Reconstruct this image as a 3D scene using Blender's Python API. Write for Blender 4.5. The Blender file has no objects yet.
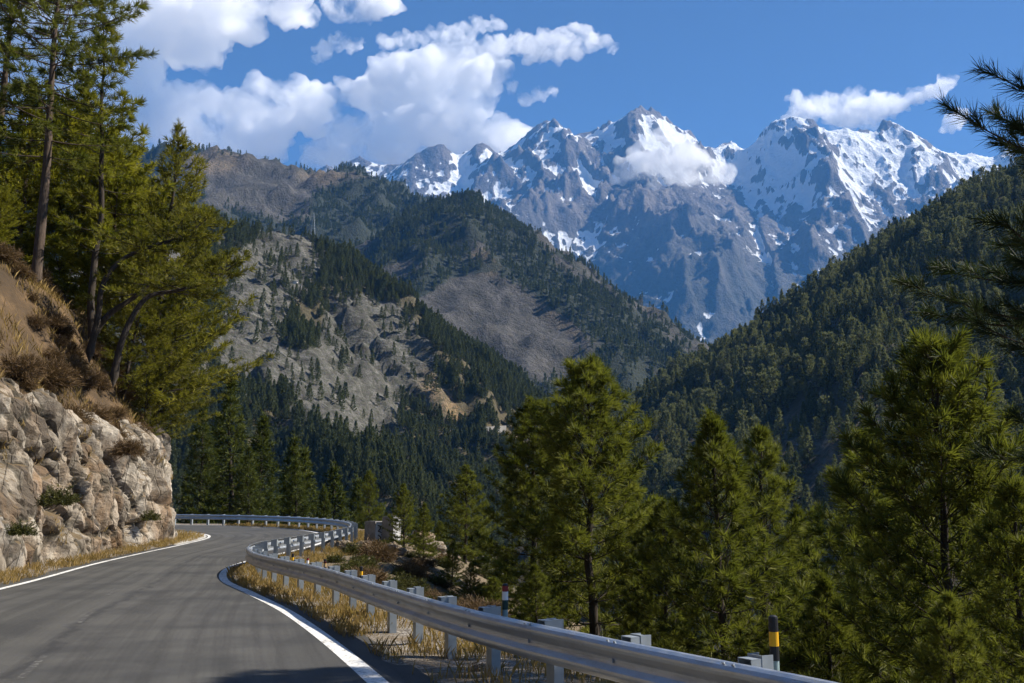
import bpy, bmesh, math, random
import numpy as np
from mathutils import Vector, Matrix

random.seed(7)
SC = bpy.context.scene
COL = SC.collection
R = math.radians

# ------------------------------------------------------------------ camera
CAMZ = 1.75
PITCH = R(9.57)
F = 1000.0
CP, SP = math.cos(PITCH), math.sin(PITCH)
cam_d = bpy.data.cameras.new("camera")
cam_d.sensor_width = 36.0
cam_d.lens = 36.0 * F / 1024.0
cam_d.clip_start = 0.05
cam_d.clip_end = 90000
cam = bpy.data.objects.new("camera", cam_d)
COL.objects.link(cam)
cam.location = (0, 0, CAMZ)
cam.rotation_euler = (R(90) + PITCH, 0, 0)
SC.camera = cam


def ray(px, py):
    u = (px - 512.0) / F
    v = (341.5 - py) / F
    return np.array([u, CP - v * SP, SP + v * CP])


def P(px, py, Y):
    d = ray(px, py)
    return np.array([0, 0, CAMZ]) + d * (Y / d[1])


def proj(p):
    p = np.asarray(p, float)
    x, y, z = p[..., 0], p[..., 1], p[..., 2] - CAMZ
    dep = y * CP + z * SP
    up = -y * SP + z * CP
    dep = np.where(np.abs(dep) < 1e-6, 1e-6, dep)
    return 512 + F * x / dep, 341.5 - F * up / dep, dep


# ------------------------------------------------------------------ noise
def _hash(ix, iy, iz, seed):
    h = (ix.astype(np.int64) * 374761393 + iy.astype(np.int64) * 668265263 + iz.astype(np.int64) * 2147483647 + seed * 974634779) & 0xFFFFFFFF
    h = ((h ^ (h >> 13)) * 1274126177) & 0xFFFFFFFF
    h = ((h ^ (h >> 16)) * 2246822519) & 0xFFFFFFFF
    return (h ^ (h >> 15)) & 0xFFFFFFFF


def hrand(ix, iy, iz, seed):
    return _hash(ix, iy, iz, seed) / 4294967295.0


def perlin(x, y, seed=0):
    x = np.asarray(x, float); y = np.asarray(y, float)
    x, y = np.broadcast_arrays(x, y)
    ix = np.floor(x); iy = np.floor(y)
    fx = x - ix; fy = y - iy
    u = fx * fx * fx * (fx * (fx * 6 - 15) + 10)
    v = fy * fy * fy * (fy * (fy * 6 - 15) + 10)
    zz = np.zeros_like(ix)

    def g(ox, oy):
        a = hrand(ix + ox, iy + oy, zz, seed) * 2 * np.pi
        return np.cos(a) * (fx - ox) + np.sin(a) * (fy - oy)
    a = g(0, 0); b = g(1, 0); c = g(0, 1); d = g(1, 1)
    return ((a + (b - a) * u) + ((c + (d - c) * u) - (a + (b - a) * u)) * v) * 1.5


def fbm(x, y, octv=5, seed=0, gain=0.5, lac=2.03):
    s = 0; a = 1.0; t = 0
    for o in range(octv):
        s = s + a * perlin(x, y, seed + o * 17)
        t += a
        x = x * lac + 13.7; y = y * lac - 7.1
        a *= gain
    return s / t


def ridged(x, y, octv=4, seed=0, gain=0.5):
    s = 0; a = 1.0; t = 0
    for o in range(octv):
        s = s + a * (1 - np.abs(perlin(x, y, seed + o * 31)) * 1.6)
        t += a
        x = x * 2.07 + 5.3; y = y * 2.07 + 9.1
        a *= gain
    return s / t


def perlin3(p, seed=0):
    ip = np.floor(p); f = p - ip
    w = f * f * f * (f * (f * 6 - 15) + 10)
    out = 0
    for ox in (0, 1):
        for oy in (0, 1):
            for oz in (0, 1):
                h1 = hrand(ip[:, 0] + ox, ip[:, 1] + oy, ip[:, 2] + oz, seed) * 2 - 1
                h2 = hrand(ip[:, 0] + ox, ip[:, 1] + oy, ip[:, 2] + oz, seed + 77) * 2 * np.pi
                r = np.sqrt(1 - h1 * h1)
                d = r * np.cos(h2) * (f[:, 0] - ox) + r * np.sin(h2) * (f[:, 1] - oy) + h1 * (f[:, 2] - oz)
                wt = (w[:, 0] if ox else 1 - w[:, 0]) * (w[:, 1] if oy else 1 - w[:, 1]) * (w[:, 2] if oz else 1 - w[:, 2])
                out = out + d * wt
    return out * 1.5


def fbm3(p, octv=4, seed=0, gain=0.5):
    s = 0; a = 1.0; t = 0
    for o in range(octv):
        s = s + a * perlin3(p, seed + o * 13); t += a
        p = p * 2.03 + 3.1; a *= gain
    return s / t


def facet3(p, seed=0, tilt=0.9, ident=False):
    """angular broken-rock field: flat tilted faces that meet in sharp creases; also the distance to the crease"""
    ip = np.floor(p)
    best = np.full(len(p), -9e9); second = np.full(len(p), -9e9); idn = np.zeros(len(p))
    for ox in (-1, 0, 1):
        for oy in (-1, 0, 1):
            for oz in (-1, 0, 1):
                c = ip + np.array([ox, oy, oz])
                h = [hrand(c[:, 0], c[:, 1], c[:, 2], seed + k) for k in range(10)]
                d = p - (c + np.stack(h[:3], 1))
                ya = (h[8] - 0.5) * 2.2; pa_ = (h[9] - 0.5) * 1.6
                cy_, sy_, cp_, sp_ = np.cos(ya), np.sin(ya), np.cos(pa_), np.sin(pa_)
                ru = cy_ * d[:, 0] + sy_ * d[:, 1]
                rv = -sy_ * d[:, 0] + cy_ * d[:, 1]
                rw = -sp_ * ru + cp_ * d[:, 2]; ru = cp_ * ru + sp_ * d[:, 2]
                cube = np.maximum(np.maximum(np.abs(ru), np.abs(rv)), np.abs(rw) * 0.8)
                v = (h[3] - 0.5) * 0.9 + tilt * ((h[4] - 0.5) * d[:, 0] + (h[5] - 0.5) * d[:, 1] + (h[6] - 0.5) * d[:, 2]) - 2.6 * np.clip(cube - 0.40, 0, None) - 1.5 * np.clip(cube - 0.8, 0, None)
                near = v > best
                second = np.where(near, best, np.maximum(second, v))
                idn = np.where(near, h[7], idn)
                best = np.where(near, v, best)
    e = (best - second) * 0.6
    return (best, e, idn) if ident else (best, e)


def sstep(a, b, x):
    t = np.clip((x - a) / (b - a), 0, 1)
    return t * t * (3 - 2 * t)


# ------------------------------------------------------------------ mesh helpers
def mesh_np(name, verts, faces, mats=(), midx=None, smooth=False, attrs=None, uv=None):
    """faces: list of int arrays (n,k)"""
    me = bpy.data.meshes.new(name)
    verts = np.asarray(verts, np.float32)
    faces = [np.asarray(f, np.int32) for f in faces if len(f)]
    me.vertices.add(len(verts))
    me.vertices.foreach_set("co", verts.ravel())
    loops = np.concatenate([f.ravel() for f in faces])
    tot = np.concatenate([np.full(len(f), f.shape[1], np.int32) for f in faces])
    start = np.concatenate([[0], np.cumsum(tot)[:-1]]).astype(np.int32)
    me.loops.add(len(loops))
    me.loops.foreach_set("vertex_index", loops)
    me.polygons.add(len(tot))
    me.polygons.foreach_set("loop_start", start)
    me.polygons.foreach_set("loop_total", tot)
    if midx is not None:
        me.polygons.foreach_set("material_index", np.asarray(midx, np.int32))
    me.polygons.foreach_set("use_smooth", np.full(len(tot), bool(smooth)))
    for k, v in (attrs or {}).items():
        a = me.attributes.new(k, 'FLOAT', 'POINT')
        a.data.foreach_set("value", np.asarray(v, np.float32))
    if uv is not None:
        l = me.uv_layers.new(name="UVMap")
        l.data.foreach_set("uv", np.asarray(uv, np.float32)[loops].ravel())
    me.update(calc_edges=True)
    me.validate()
    for m in mats:
        me.materials.append(m)
    return me


def link(name, me, parent=None, loc=None, rotz=0, scale=None):
    o = bpy.data.objects.new(name, me)
    COL.objects.link(o)
    if parent:
        o.parent = parent
    if loc is not None:
        o.location = loc
    if rotz:
        o.rotation_euler = (0, 0, rotz)
    if scale:
        o.scale = (scale,) * 3 if not hasattr(scale, '__len__') else scale
    return o


def tag(o, label=None, cat=None, group=None, kind=None):
    if label: o["label"] = label
    if cat: o["category"] = cat
    if group: o["group"] = group
    if kind: o["kind"] = kind
    return o


def grid_faces(nu, nv):
    i = np.arange((nu - 1) * (nv - 1))
    r = i // (nv - 1); c = i % (nv - 1)
    a = r * nv + c
    return np.stack([a, a + nv, a + nv + 1, a + 1], 1)


class MB:
    """collects shapes into one mesh"""
    def __init__(self):
        self.v = []; self.f4 = []; self.f3 = []; self.n = 0; self.m4 = []; self.m3 = []

    def add(self, v, f4=None, f3=None, m=0):
        v = np.asarray(v, float)
        self.v.append(v)
        if f4 is not None and len(f4):
            self.f4.append(np.asarray(f4) + self.n); self.m4.append(np.full(len(f4), m))
        if f3 is not None and len(f3):
            self.f3.append(np.asarray(f3) + self.n); self.m3.append(np.full(len(f3), m))
        self.n += len(v)

    def box(self, c, sx, sy, sz, rz=0, m=0):
        x, y, z = sx / 2, sy / 2, sz / 2
        v = np.array([[a * x, b * y, d * z] for d in (-1, 1) for a, b in ((-1, -1), (1, -1), (1, 1), (-1, 1))])
        cs, sn = math.cos(rz), math.sin(rz)
        v = np.stack([v[:, 0] * cs - v[:, 1] * sn, v[:, 0] * sn + v[:, 1] * cs, v[:, 2]], 1) + np.asarray(c)
        self.add(v, [[0, 3, 2, 1], [4, 5, 6, 7], [0, 1, 5, 4], [1, 2, 6, 5], [2, 3, 7, 6], [3, 0, 4, 7]], m=m)

    def tube(self, path, rad, n=6, cap=True, m=0):
        path = np.asarray(path, float); k = len(path)
        rad = np.broadcast_to(rad, (k,))
        t = np.gradient(path, axis=0)
        t /= np.linalg.norm(t, axis=1)[:, None] + 1e-9
        ref = np.array([0.31, 0.87, 0.12]) if abs(t[:, 2]).mean() > 0.8 else np.array([0, 0, 1.0])
        a = np.cross(t, ref); a /= np.linalg.norm(a, axis=1)[:, None] + 1e-9
        b = np.cross(t, a)
        ang = np.arange(n) * 2 * np.pi / n
        v = path[:, None, :] + rad[:, None, None] * (np.cos(ang)[None, :, None] * a[:, None, :] + np.sin(ang)[None, :, None] * b[:, None, :])
        f = []
        for i in range(k - 1):
            for j in range(n):
                j2 = (j + 1) % n
                f.append([i * n + j, i * n + j2, (i + 1) * n + j2, (i + 1) * n + j])
        v = v.reshape(-1, 3); f3 = []
        if cap:
            v = np.concatenate([v, path[:1], path[-1:]])
            for j in range(n):
                j2 = (j + 1) % n
                f3.append([k * n, j2, j]); f3.append([k * n + 1, (k - 1) * n + j, (k - 1) * n + j2])
        self.add(v, f, f3, m=m)

    def mesh(self, name, mats, smooth=False):
        fs = []; mi = []
        if self.f4: fs.append(np.concatenate(self.f4)); mi.append(np.concatenate(self.m4))
        if self.f3: fs.append(np.concatenate(self.f3)); mi.append(np.concatenate(self.m3))
        return mesh_np(name, np.concatenate(self.v), fs, mats, np.concatenate(mi), smooth)

    def build(self, name, mats, parent=None, loc=None, smooth=False):
        return link(name, self.mesh(name, mats if isinstance(mats, (list, tuple)) else [mats], smooth), parent, loc)


def catmull(pts, step):
    pts = np.asarray(pts, float)
    p = np.concatenate([[2 * pts[0] - pts[1]], pts, [2 * pts[-1] - pts[-2]]])
    out = []
    for i in range(1, len(p) - 2):
        p0, p1, p2, p3 = p[i - 1], p[i], p[i + 1], p[i + 2]
        n = max(2, int(np.linalg.norm(p2 - p1) / step * 2))
        t = np.linspace(0, 1, n, endpoint=False)[:, None]
        out.append(0.5 * ((2 * p1) + (-p0 + p2) * t + (2 * p0 - 5 * p1 + 4 * p2 - p3) * t ** 2 + (-p0 + 3 * p1 - 3 * p2 + p3) * t ** 3))
    out.append(p[-2:-1])
    out = np.concatenate(out)
    return resample(out, step)


def resample(out, step):
    s = np.concatenate([[0], np.cumsum(np.linalg.norm(np.diff(out, axis=0), axis=1))])
    n = max(2, int(round(s[-1] / step)) + 1)
    q = np.linspace(0, s[-1], n)
    return np.stack([np.interp(q, s, out[:, k]) for k in range(out.shape[1])], 1)


def polydist(x, y, poly):
    """signed distance to a polyline (positive on its right side) and the arclength of the closest point"""
    x = np.asarray(x, float).ravel(); y = np.asarray(y, float).ravel()
    best = np.full(len(x), 1e18); sgn = np.ones(len(x)); arc = np.zeros(len(x))
    s0 = 0
    for i in range(len(poly) - 1):
        a = poly[i]; d = poly[i + 1] - a
        L2 = (d * d).sum(); L = math.sqrt(L2)
        t = np.clip(((x - a[0]) * d[0] + (y - a[1]) * d[1]) / L2, 0, 1)
        ex = x - a[0] - t * d[0]; ey = y - a[1] - t * d[1]
        dd = ex * ex + ey * ey
        cr = d[0] * ey - d[1] * ex
        m = dd < best - 1e-12
        best = np.where(m, dd, best); sgn = np.where(m, np.where(cr > 0, -1, 1), sgn); arc = np.where(m, s0 + t * L, arc)
        s0 += L
    return np.sqrt(best) * sgn, arc


def offset_poly(poly, d):
    """shift to the right by d (scalar or per-point)"""
    t = np.gradient(poly, axis=0); t /= np.linalg.norm(t, axis=1)[:, None]
    n = np.stack([t[:, 1], -t[:, 0]], 1)
    return poly + n * (np.asarray(d)[:, None] if np.ndim(d) else d)


# ------------------------------------------------------------------ materials
class NT:
    def __init__(self, name):
        self.m = bpy.data.materials.new(name)
        self.m.use_nodes = True
        self.t = self.m.node_tree
        self.bsdf = self.t.nodes["Principled BSDF"]
        self.out = self.t.nodes["Material Output"]
        self.bsdf.inputs["Specular IOR Level"].default_value = 0.25

    def n(self, typ, **kw):
        nd = self.t.nodes.new(typ)
        for k, v in kw.items():
            setattr(nd, k, v)
        return nd

    def put(self, sock, v):
        if isinstance(v, bpy.types.NodeSocket):
            self.t.links.new(v, sock)
        elif isinstance(v, bpy.types.Node):
            self.t.links.new(v.outputs[0], sock)
        else:
            if hasattr(v, '__len__') and len(v) == 3 and sock.type == 'RGBA':
                v = (*v, 1)
            sock.default_value = v

    def pos(self):
        return self.n('ShaderNodeNewGeometry').outputs['Position']

    def obj(self):
        return self.n('ShaderNodeTexCoord').outputs['Object']

    def mapping(self, vec, scale=(1, 1, 1), rot=(0, 0, 0)):
        mp = self.n('ShaderNodeMapping')
        self.put(mp.inputs['Vector'], vec); mp.inputs['Scale'].default_value = scale; mp.inputs['Rotation'].default_value = rot
        return mp.outputs[0]

    def noise(self, vec, scale, detail=4, rough=0.55, dist=0):
        nd = self.n('ShaderNodeTexNoise')
        self.put(nd.inputs['Vector'], vec)
        nd.inputs['Scale'].default_value = scale; nd.inputs['Detail'].default_value = detail
        nd.inputs['Roughness'].default_value = rough; nd.inputs['Distortion'].default_value = dist
        return nd.outputs['Fac']

    def voro(self, vec, scale, feature='F1', out='Distance'):
        nd = self.n('ShaderNodeTexVoronoi', feature=feature)
        self.put(nd.inputs['Vector'], vec); nd.inputs['Scale'].default_value = scale
        return nd.outputs[out]

    def ramp(self, fac, stops):
        nd = self.n('ShaderNodeValToRGB')
        self.put(nd.inputs[0], fac)
        el = nd.color_ramp.elements
        while len(el) < len(stops): el.new(0.5)
        for e, (p, c) in zip(el, stops):
            e.position = p
            e.color = (c, c, c, 1) if not hasattr(c, '__len__') else (*c, 1)
        return nd.outputs[0]

    def mix(self, fac, a, b, mode='MIX'):
        nd = self.n('ShaderNodeMix', data_type='RGBA', blend_type=mode)
        self.put(nd.inputs[0], fac); self.put(nd.inputs[6], a); self.put(nd.inputs[7], b)
        return nd.outputs[2]

    def math(self, op, a, b=0.0, c=None, clamp=False):
        nd = self.n('ShaderNodeMath', operation=op, use_clamp=clamp)
        self.put(nd.inputs[0], a); self.put(nd.inputs[1], b)
        if c is not None: self.put(nd.inputs[2], c)
        return nd.outputs[0]

    def attr(self, name):
        return self.n('ShaderNodeAttribute', attribute_name=name).outputs['Fac']

    def sep(self, vec):
        nd = self.n('ShaderNodeSeparateXYZ'); self.put(nd.inputs[0], vec); return nd.outputs

    def bump(self, h, strength=0.5, dist=0.1):
        nd = self.n('ShaderNodeBump'); self.put(nd.inputs['Height'], h)
        nd.inputs['Strength'].default_value = strength; nd.inputs['Distance'].default_value = dist
        self.put(self.bsdf.inputs['Normal'], nd.outputs[0])

    def base(self, c, rough=0.9, metal=0.0):
        self.put(self.bsdf.inputs['Base Color'], c)
        self.put(self.bsdf.inputs['Roughness'], rough); self.put(self.bsdf.inputs['Metallic'], metal)


def plain(name, col, rough=0.6, metal=0.0, var=0.25, scale=12):
    t = NT(name)
    n = t.noise(t.obj(), scale, 5)
    c = t.mix(n, tuple(x * (1 - var) for x in col), tuple(min(1, x * (1 + var)) for x in col))
    t.base(c, rough, metal)
    return t.m


M = {}


def foliage(name, dark, light, trans=0.3, hue=0.0):
    t = NT(name)
    tint = t.attr('tint')
    rnd = t.n('ShaderNodeObjectInfo').outputs['Random']
    f = t.math('ADD', t.math('MULTIPLY', tint, 0.75), t.math('MULTIPLY', rnd, 0.25), clamp=True)
    c = t.ramp(f, [(0.0, dark), (0.55, tuple((a + b) / 2 for a, b in zip(dark, light))), (1.0, light)])
    t.base(c, 0.6)
    t.bsdf.inputs['Specular IOR Level'].default_value = 0.12
    tr = t.n('ShaderNodeBsdfTranslucent')
    c2 = t.mix(0.4, c, (light[0] * 1.15, light[1] * 1.35, light[2] * 0.8))
    t.put(tr.inputs['Color'], c2)
    mx = t.n('ShaderNodeMixShader')
    mx.inputs[0].default_value = trans
    t.put(mx.inputs[1], t.bsdf.outputs[0]); t.put(mx.inputs[2], tr.outputs[0])
    t.put(t.out.inputs['Surface'], mx.outputs[0])
    return t.m


M['pine'] = foliage('pine_needles', (0.010, 0.018, 0.005), (0.24, 0.243, 0.036), 0.34)
M['pine_yellow'] = foliage('pine_needles_yellow', (0.022, 0.030, 0.006), (0.36, 0.33, 0.03), 0.38)
M['pine_dark'] = foliage('pine_needles_dark', (0.012, 0.022, 0.010), (0.062, 0.078, 0.024), 0.25)
M['spruce'] = foliage('spruce_needles', (0.014, 0.025, 0.007), (0.12, 0.13, 0.024), 0.28)
M['hillpine'] = foliage('hill_pine_needles', (0.028, 0.040, 0.019), (0.135, 0.145, 0.056), 0.28)
M['hillpine_grey'] = foliage('hill_pine_grey_needles', (0.050, 0.062, 0.030), (0.25, 0.245, 0.115), 0.34)
M['cedar'] = foliage('cedar_foliage', (0.022, 0.027, 0.007), (0.265, 0.24, 0.028), 0.36)
M['bush_brown'] = foliage('dry_bush_twigs', (0.07, 0.042, 0.022), (0.20, 0.13, 0.065), 0.15)
M['bush_green'] = foliage('bush_leaves', (0.026, 0.030, 0.010), (0.12, 0.115, 0.032), 0.25)
M['grass'] = foliage('dry_grass_blades', (0.13, 0.085, 0.035), (0.42, 0.29, 0.10), 0.3)


def bark(name, a, b):
    t = NT(name)
    v = t.mapping(t.obj(), (6, 6, 1.2))
    n = t.noise(v, 2.5, 6, 0.65)
    t.base(t.ramp(n, [(0.3, a), (0.7, b)]), 0.95)
    t.bump(n, 0.8, 0.03)
    return t.m


M['bark'] = bark('pine_bark', (0.035, 0.026, 0.02), (0.13, 0.095, 0.07))
M['bark_dark'] = bark('dark_bark', (0.02, 0.016, 0.013), (0.07, 0.055, 0.042))

# asphalt
t = NT('asphalt')
uvn = t.n('ShaderNodeUVMap'); uvn.uv_map = 'UVMap'
uv = uvn.outputs[0]
p = t.pos()
grain = t.math('ADD', t.math('MULTIPLY', t.noise(p, 70, 3, 0.75), 0.6), t.math('MULTIPLY', t.noise(p, 18, 6, 0.8), 0.4))
patch = t.noise(p, 0.55, 5, 0.6)
streak = t.noise(t.mapping(uv, (2.2, 0.05, 1)), 1.6, 5, 0.6)
col = t.ramp(grain, [(0.38, (0.024, 0.0235, 0.022)), (0.52, (0.062, 0.060, 0.055)), (0.66, (0.17, 0.165, 0.15))])
col = t.mix(t.ramp(streak, [(0.40, 0.0), (0.58, 0.75)]), col, (0.092, 0.089, 0.081))
col = t.mix(t.ramp(patch, [(0.42, 0.0), (0.62, 0.65)]), col, (0.036, 0.036, 0.036))
cell = t.n('ShaderNodeTexVoronoi', feature='F1'); t.put(cell.inputs['Vector'], t.mapping(uv, (0.16, 0.05, 1))); cell.inputs['Scale'].default_value = 1.0
col = t.mix(t.ramp(t.sep(cell.outputs['Color'])[0], [(0.80, 0.0), (0.81, 0.35)]), col, (0.04, 0.039, 0.037))
ux = t.sep(uv)[0]
tar = t.math('ABSOLUTE', t.math('SUBTRACT', t.math('ADD', ux, t.math('MULTIPLY', t.noise(p, 0.8, 5, 0.7), 0.9)), 4.25))
col = t.mix(t.ramp(t.math('ADD', tar, t.math('MULTIPLY', t.noise(p, 2.2, 5, 0.7), 0.5)), [(0.26, 0.65), (0.36, 0.0)]), col, (0.03, 0.03, 0.031))
trk = t.math('ABSOLUTE', t.math('SUBTRACT', t.math('ABSOLUTE', t.math('SUBTRACT', ux, 2.6)), 0.85))
col = t.mix(t.ramp(t.math('ADD', trk, t.math('MULTIPLY', t.noise(t.mapping(uv, (1, 0.1, 1)), 1.2, 4), 0.5)), [(0.25, 0.45), (0.6, 0.0)]), col, (0.10, 0.096, 0.087))
t.base(col, t.ramp(streak, [(0.3, 0.82), (0.7, 0.68)]))
t.bump(grain, 0.35, 0.01)
M['asphalt'] = t.m

# worn paint
t = NT('white_road_paint')
p = t.pos()
n = t.noise(p, 14, 6, 0.7)
n2 = t.noise(p, 1.3, 3)
w = t.math('ADD', n, t.math('MULTIPLY', n2, 0.35))
t.base(t.ramp(w, [(0.52, (0.13, 0.125, 0.115)), (0.60, (0.50, 0.49, 0.46)), (0.72, (0.74, 0.73, 0.70))]), 0.7)
M['paint'] = t.m
t = NT('worn_road_paint')
p = t.pos()
n = t.noise(p, 9, 6, 0.75)
t.base(t.ramp(n, [(0.50, (0.06, 0.058, 0.055)), (0.66, (0.20, 0.195, 0.18))]), 0.8)
M['paint_worn'] = t.m

M['apron'] = plain('pale_concrete', (0.46, 0.44, 0.40), 0.85, 0, 0.3, 3)
# ground: dry earth, gravel, litter
t = NT('dry_earth')
p = t.pos()
a = t.noise(p, 0.35, 6, 0.6)
b = t.noise(p, 9, 5, 0.7)
c = t.voro(p, 14)
col = t.ramp(a, [(0.3, (0.085, 0.062, 0.038)), (0.5, (0.16, 0.118, 0.07)), (0.7, (0.105, 0.095, 0.05))])
col = t.mix(t.ramp(b, [(0.45, 0), (0.7, 0.75)]), col, (0.18, 0.15, 0.11))
col = t.mix(t.ramp(c, [(0.08, 0.5), (0.3, 0.0)]), col, (0.26, 0.235, 0.20))
t.base(col, 0.95)
t.bump(t.math('ADD', b, c), 0.9, 0.05)
M['earth'] = t.m

t = NT('gravel_shoulder')
p = t.pos()
a = t.noise(p, 1.2, 5, 0.6)
c = t.n('ShaderNodeTexVoronoi'); t.put(c.inputs['Vector'], p); c.inputs['Scale'].default_value = 22
cs = t.sep(c.outputs['Color'])
col = t.ramp(cs[0], [(0.0, (0.10, 0.085, 0.07)), (0.5, (0.19, 0.165, 0.135)), (1.0, (0.36, 0.33, 0.29))])
col = t.mix(t.ramp(a, [(0.42, 0.0), (0.62, 0.8)]), col, (0.15, 0.11, 0.065))
t.base(col, 0.95)
t.bump(t.math('SUBTRACT', 1.0, c.outputs['Distance']), 0.7, 0.03)
M['gravel'] = t.m

# roadside cliff rock
t = NT('cliff_rock')
p = t.pos()
pm = t.mapping(p, (1, 1, 0.55), (0.35, 0.5, 0.2))
a = t.noise(pm, 0.45, 6, 0.62, 0.4)
b = t.noise(pm, 2.6, 8, 0.68, 0.3)
fine = t.noise(p, 16, 6, 0.7)
tn = t.attr('tone')
b = t.math('ADD', t.math('MULTIPLY', b, 0.50), t.math('MULTIPLY', tn, 0.46))
col = t.ramp(b, [(0.30, (0.10, 0.08, 0.06)), (0.40, (0.21, 0.178, 0.138)), (0.53, (0.32, 0.275, 0.215)), (0.70, (0.47, 0.42, 0.345))])
col = t.mix(t.ramp(a, [(0.48, 0), (0.66, 0.7)]), col, (0.25, 0.15, 0.075))
col = t.mix(t.ramp(t.noise(pm, 0.8, 5, 0.6), [(0.55, 0), (0.72, 0.75)]), col, (0.24, 0.225, 0.205))
col = t.mix(t.ramp(fine, [(0.30, 0.6), (0.48, 0.0)]), col, (0.10, 0.08, 0.062))
jn = t.attr('joint')
col = t.mix(t.ramp(jn, [(0.02, 0.92), (0.11, 0.0)]), col, (0.05, 0.043, 0.03))
nz = t.sep(t.n('ShaderNodeNewGeometry').outputs['Normal'])[2]
ledge = t.math('ADD', nz, t.math('MULTIPLY', t.noise(p, 2.0, 4), 0.55))
col = t.mix(t.ramp(ledge, [(0.84, 0.0), (0.98, 0.9)]), col, (0.12, 0.085, 0.045))
t.base(col, 0.92)
cr_ = t.voro(t.mapping(p, (1, 1, 0.45), (0.5, 0.3, 0.6)), 1.15, 'DISTANCE_TO_EDGE')
crk_ = t.ramp(t.math('ADD', cr_, t.math('MULTIPLY', fine, 0.02)), [(0.012, 0.0), (0.04, 1.0)])
col = t.mix(crk_, t.mix(0.45, col, (0.06, 0.048, 0.035)), col)
t.put(t.bsdf.inputs['Base Color'], col)
t.bump(t.math('ADD', t.math('MULTIPLY', fine, 0.8), t.math('MULTIPLY', crk_, 0.6)), 0.9, 0.06)
M['cliff'] = t.m

# soil slope above cliff
t = NT('slope_soil')
p = t.pos()
a = t.noise(p, 0.5, 6, 0.6)
b = t.noise(p, 5, 6, 0.7)
col = t.ramp(a, [(0.3, (0.055, 0.038, 0.022)), (0.5, (0.105, 0.068, 0.036)), (0.70, (0.22, 0.14, 0.07))])
col = t.mix(t.ramp(b, [(0.42, 0.55), (0.6, 0.0)]), col, (0.06, 0.042, 0.026))
t.base(col, 0.95)
t.bump(b, 0.9, 0.12)
M['soil'] = t.m


def hill_mat(name, *a, strata=None, **k):
    return _hill_mat(name, *a, strata=strata, **k)


def _hill_mat(name, rock_stops, veg_a, veg_b, scale, bump=0.9, bdist=4.0, ochre=None, shrub=(0.05, 0.055, 0.03), shrub_amt=0.7, strata=None):
    t = NT(name)
    p = t.pos()
    n1 = t.noise(p, 1.0 / scale, 8, 0.65)
    n2 = t.noise(t.mapping(p, (1, 1, 0.4)), 6.0 / scale, 8, 0.7)
    n3 = t.noise(p, 30.0 / scale, 5, 0.7)
    if strata:
        st = t.noise(t.mapping(p, (0.22, 0.6, 1.7), strata), 9.0 / scale, 7, 0.7, 0.3)
        n2 = t.math('ADD', t.math('MULTIPLY', n2, 0.5), t.math('MULTIPLY', st, 0.5))
    col = t.ramp(n2, rock_stops)
    if ochre:
        col = t.mix(t.math('MULTIPLY', t.attr('ochre'), t.ramp(n2, [(0.35, 0.4), (0.6, 1.0)])), col, ochre)
    col = t.mix(t.ramp(n3, [(0.47, 0.0), (0.57, shrub_amt)]), col, shrub)
    veg = t.mix(n1, veg_a, veg_b)
    f = t.math('ADD', t.attr('forest'), t.math('MULTIPLY', t.math('SUBTRACT', n2, 0.5), 0.9))
    col = t.mix(t.ramp(f, [(0.38, 0.0), (0.55, 0.92)]), col, veg)
    t.base(col, 0.95)
    t.bump(t.math('ADD', n2, t.math('MULTIPLY', n3, 0.5)), bump, bdist)
    return t.m


M['rocky'] = hill_mat('rocky_hill_ground', [(0.37, (0.032, 0.028, 0.023)), (0.47, (0.085, 0.079, 0.070)), (0.57, (0.155, 0.147, 0.133)), (0.72, (0.30, 0.288, 0.268))],
                      (0.075, 0.062, 0.034), (0.12, 0.10, 0.055), 60, 1.0, 3.0, (0.34, 0.22, 0.10), strata=(0.2, 0.8, 0.3))
M['rightground'] = hill_mat('forest_hill_ground', [(0.30, (0.06, 0.05, 0.042)), (0.55, (0.15, 0.115, 0.085)), (0.8, (0.26, 0.205, 0.155))],
                            (0.04, 0.038, 0.024), (0.075, 0.062, 0.038), 60, 1.0, 3.0)
M['midground'] = hill_mat('far_hill_ground', [(0.34, (0.030, 0.028, 0.026)), (0.48, (0.066, 0.061, 0.056)), (0.62, (0.110, 0.101, 0.094)), (0.8, (0.20, 0.183, 0.168))],
                          (0.020, 0.028, 0.018), (0.034, 0.042, 0.026), 180, 1.0, 12.0, (0.36, 0.25, 0.13), (0.06, 0.058, 0.04), 0.55)

# snow mountain
t = NT('snow_mountain')
p = t.pos()
g = t.n('ShaderNodeNewGeometry')
nz = t.sep(g.outputs['Normal'])[2]
pz = t.sep(p)[2]
n1 = t.noise(p, 1 / 900, 8, 0.6)
n2 = t.noise(t.mapping(p, (1, 1, 0.45)), 1 / 170, 9, 0.68)
n3 = t.noise(p, 1 / 45, 6, 0.7)
rock = t.ramp(n2, [(0.3, (0.045, 0.042, 0.042)), (0.5, (0.115, 0.10, 0.09)), (0.7, (0.21, 0.18, 0.155))])
low = t.ramp(n2, [(0.35, (0.028, 0.034, 0.026)), (0.6, (0.06, 0.06, 0.048)), (0.8, (0.13, 0.115, 0.10))])
lowf = t.math('ADD', t.math('DIVIDE', pz, 2600.0), t.math('MULTIPLY', t.math('SUBTRACT', n1, 0.5), 0.7))
rock = t.mix(t.ramp(lowf, [(0.58, 1.0), (0.95, 0.0)]), rock, low)
h = t.math('DIVIDE', t.math('SUBTRACT', pz, 2000.0), 1500.0)
s = t.math('ADD', h, t.math('MULTIPLY', t.math('SUBTRACT', nz, 0.60), 1.7))
s = t.math('ADD', s, t.math('MULTIPLY', t.math('SUBTRACT', n2, 0.5), 0.7))
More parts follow.
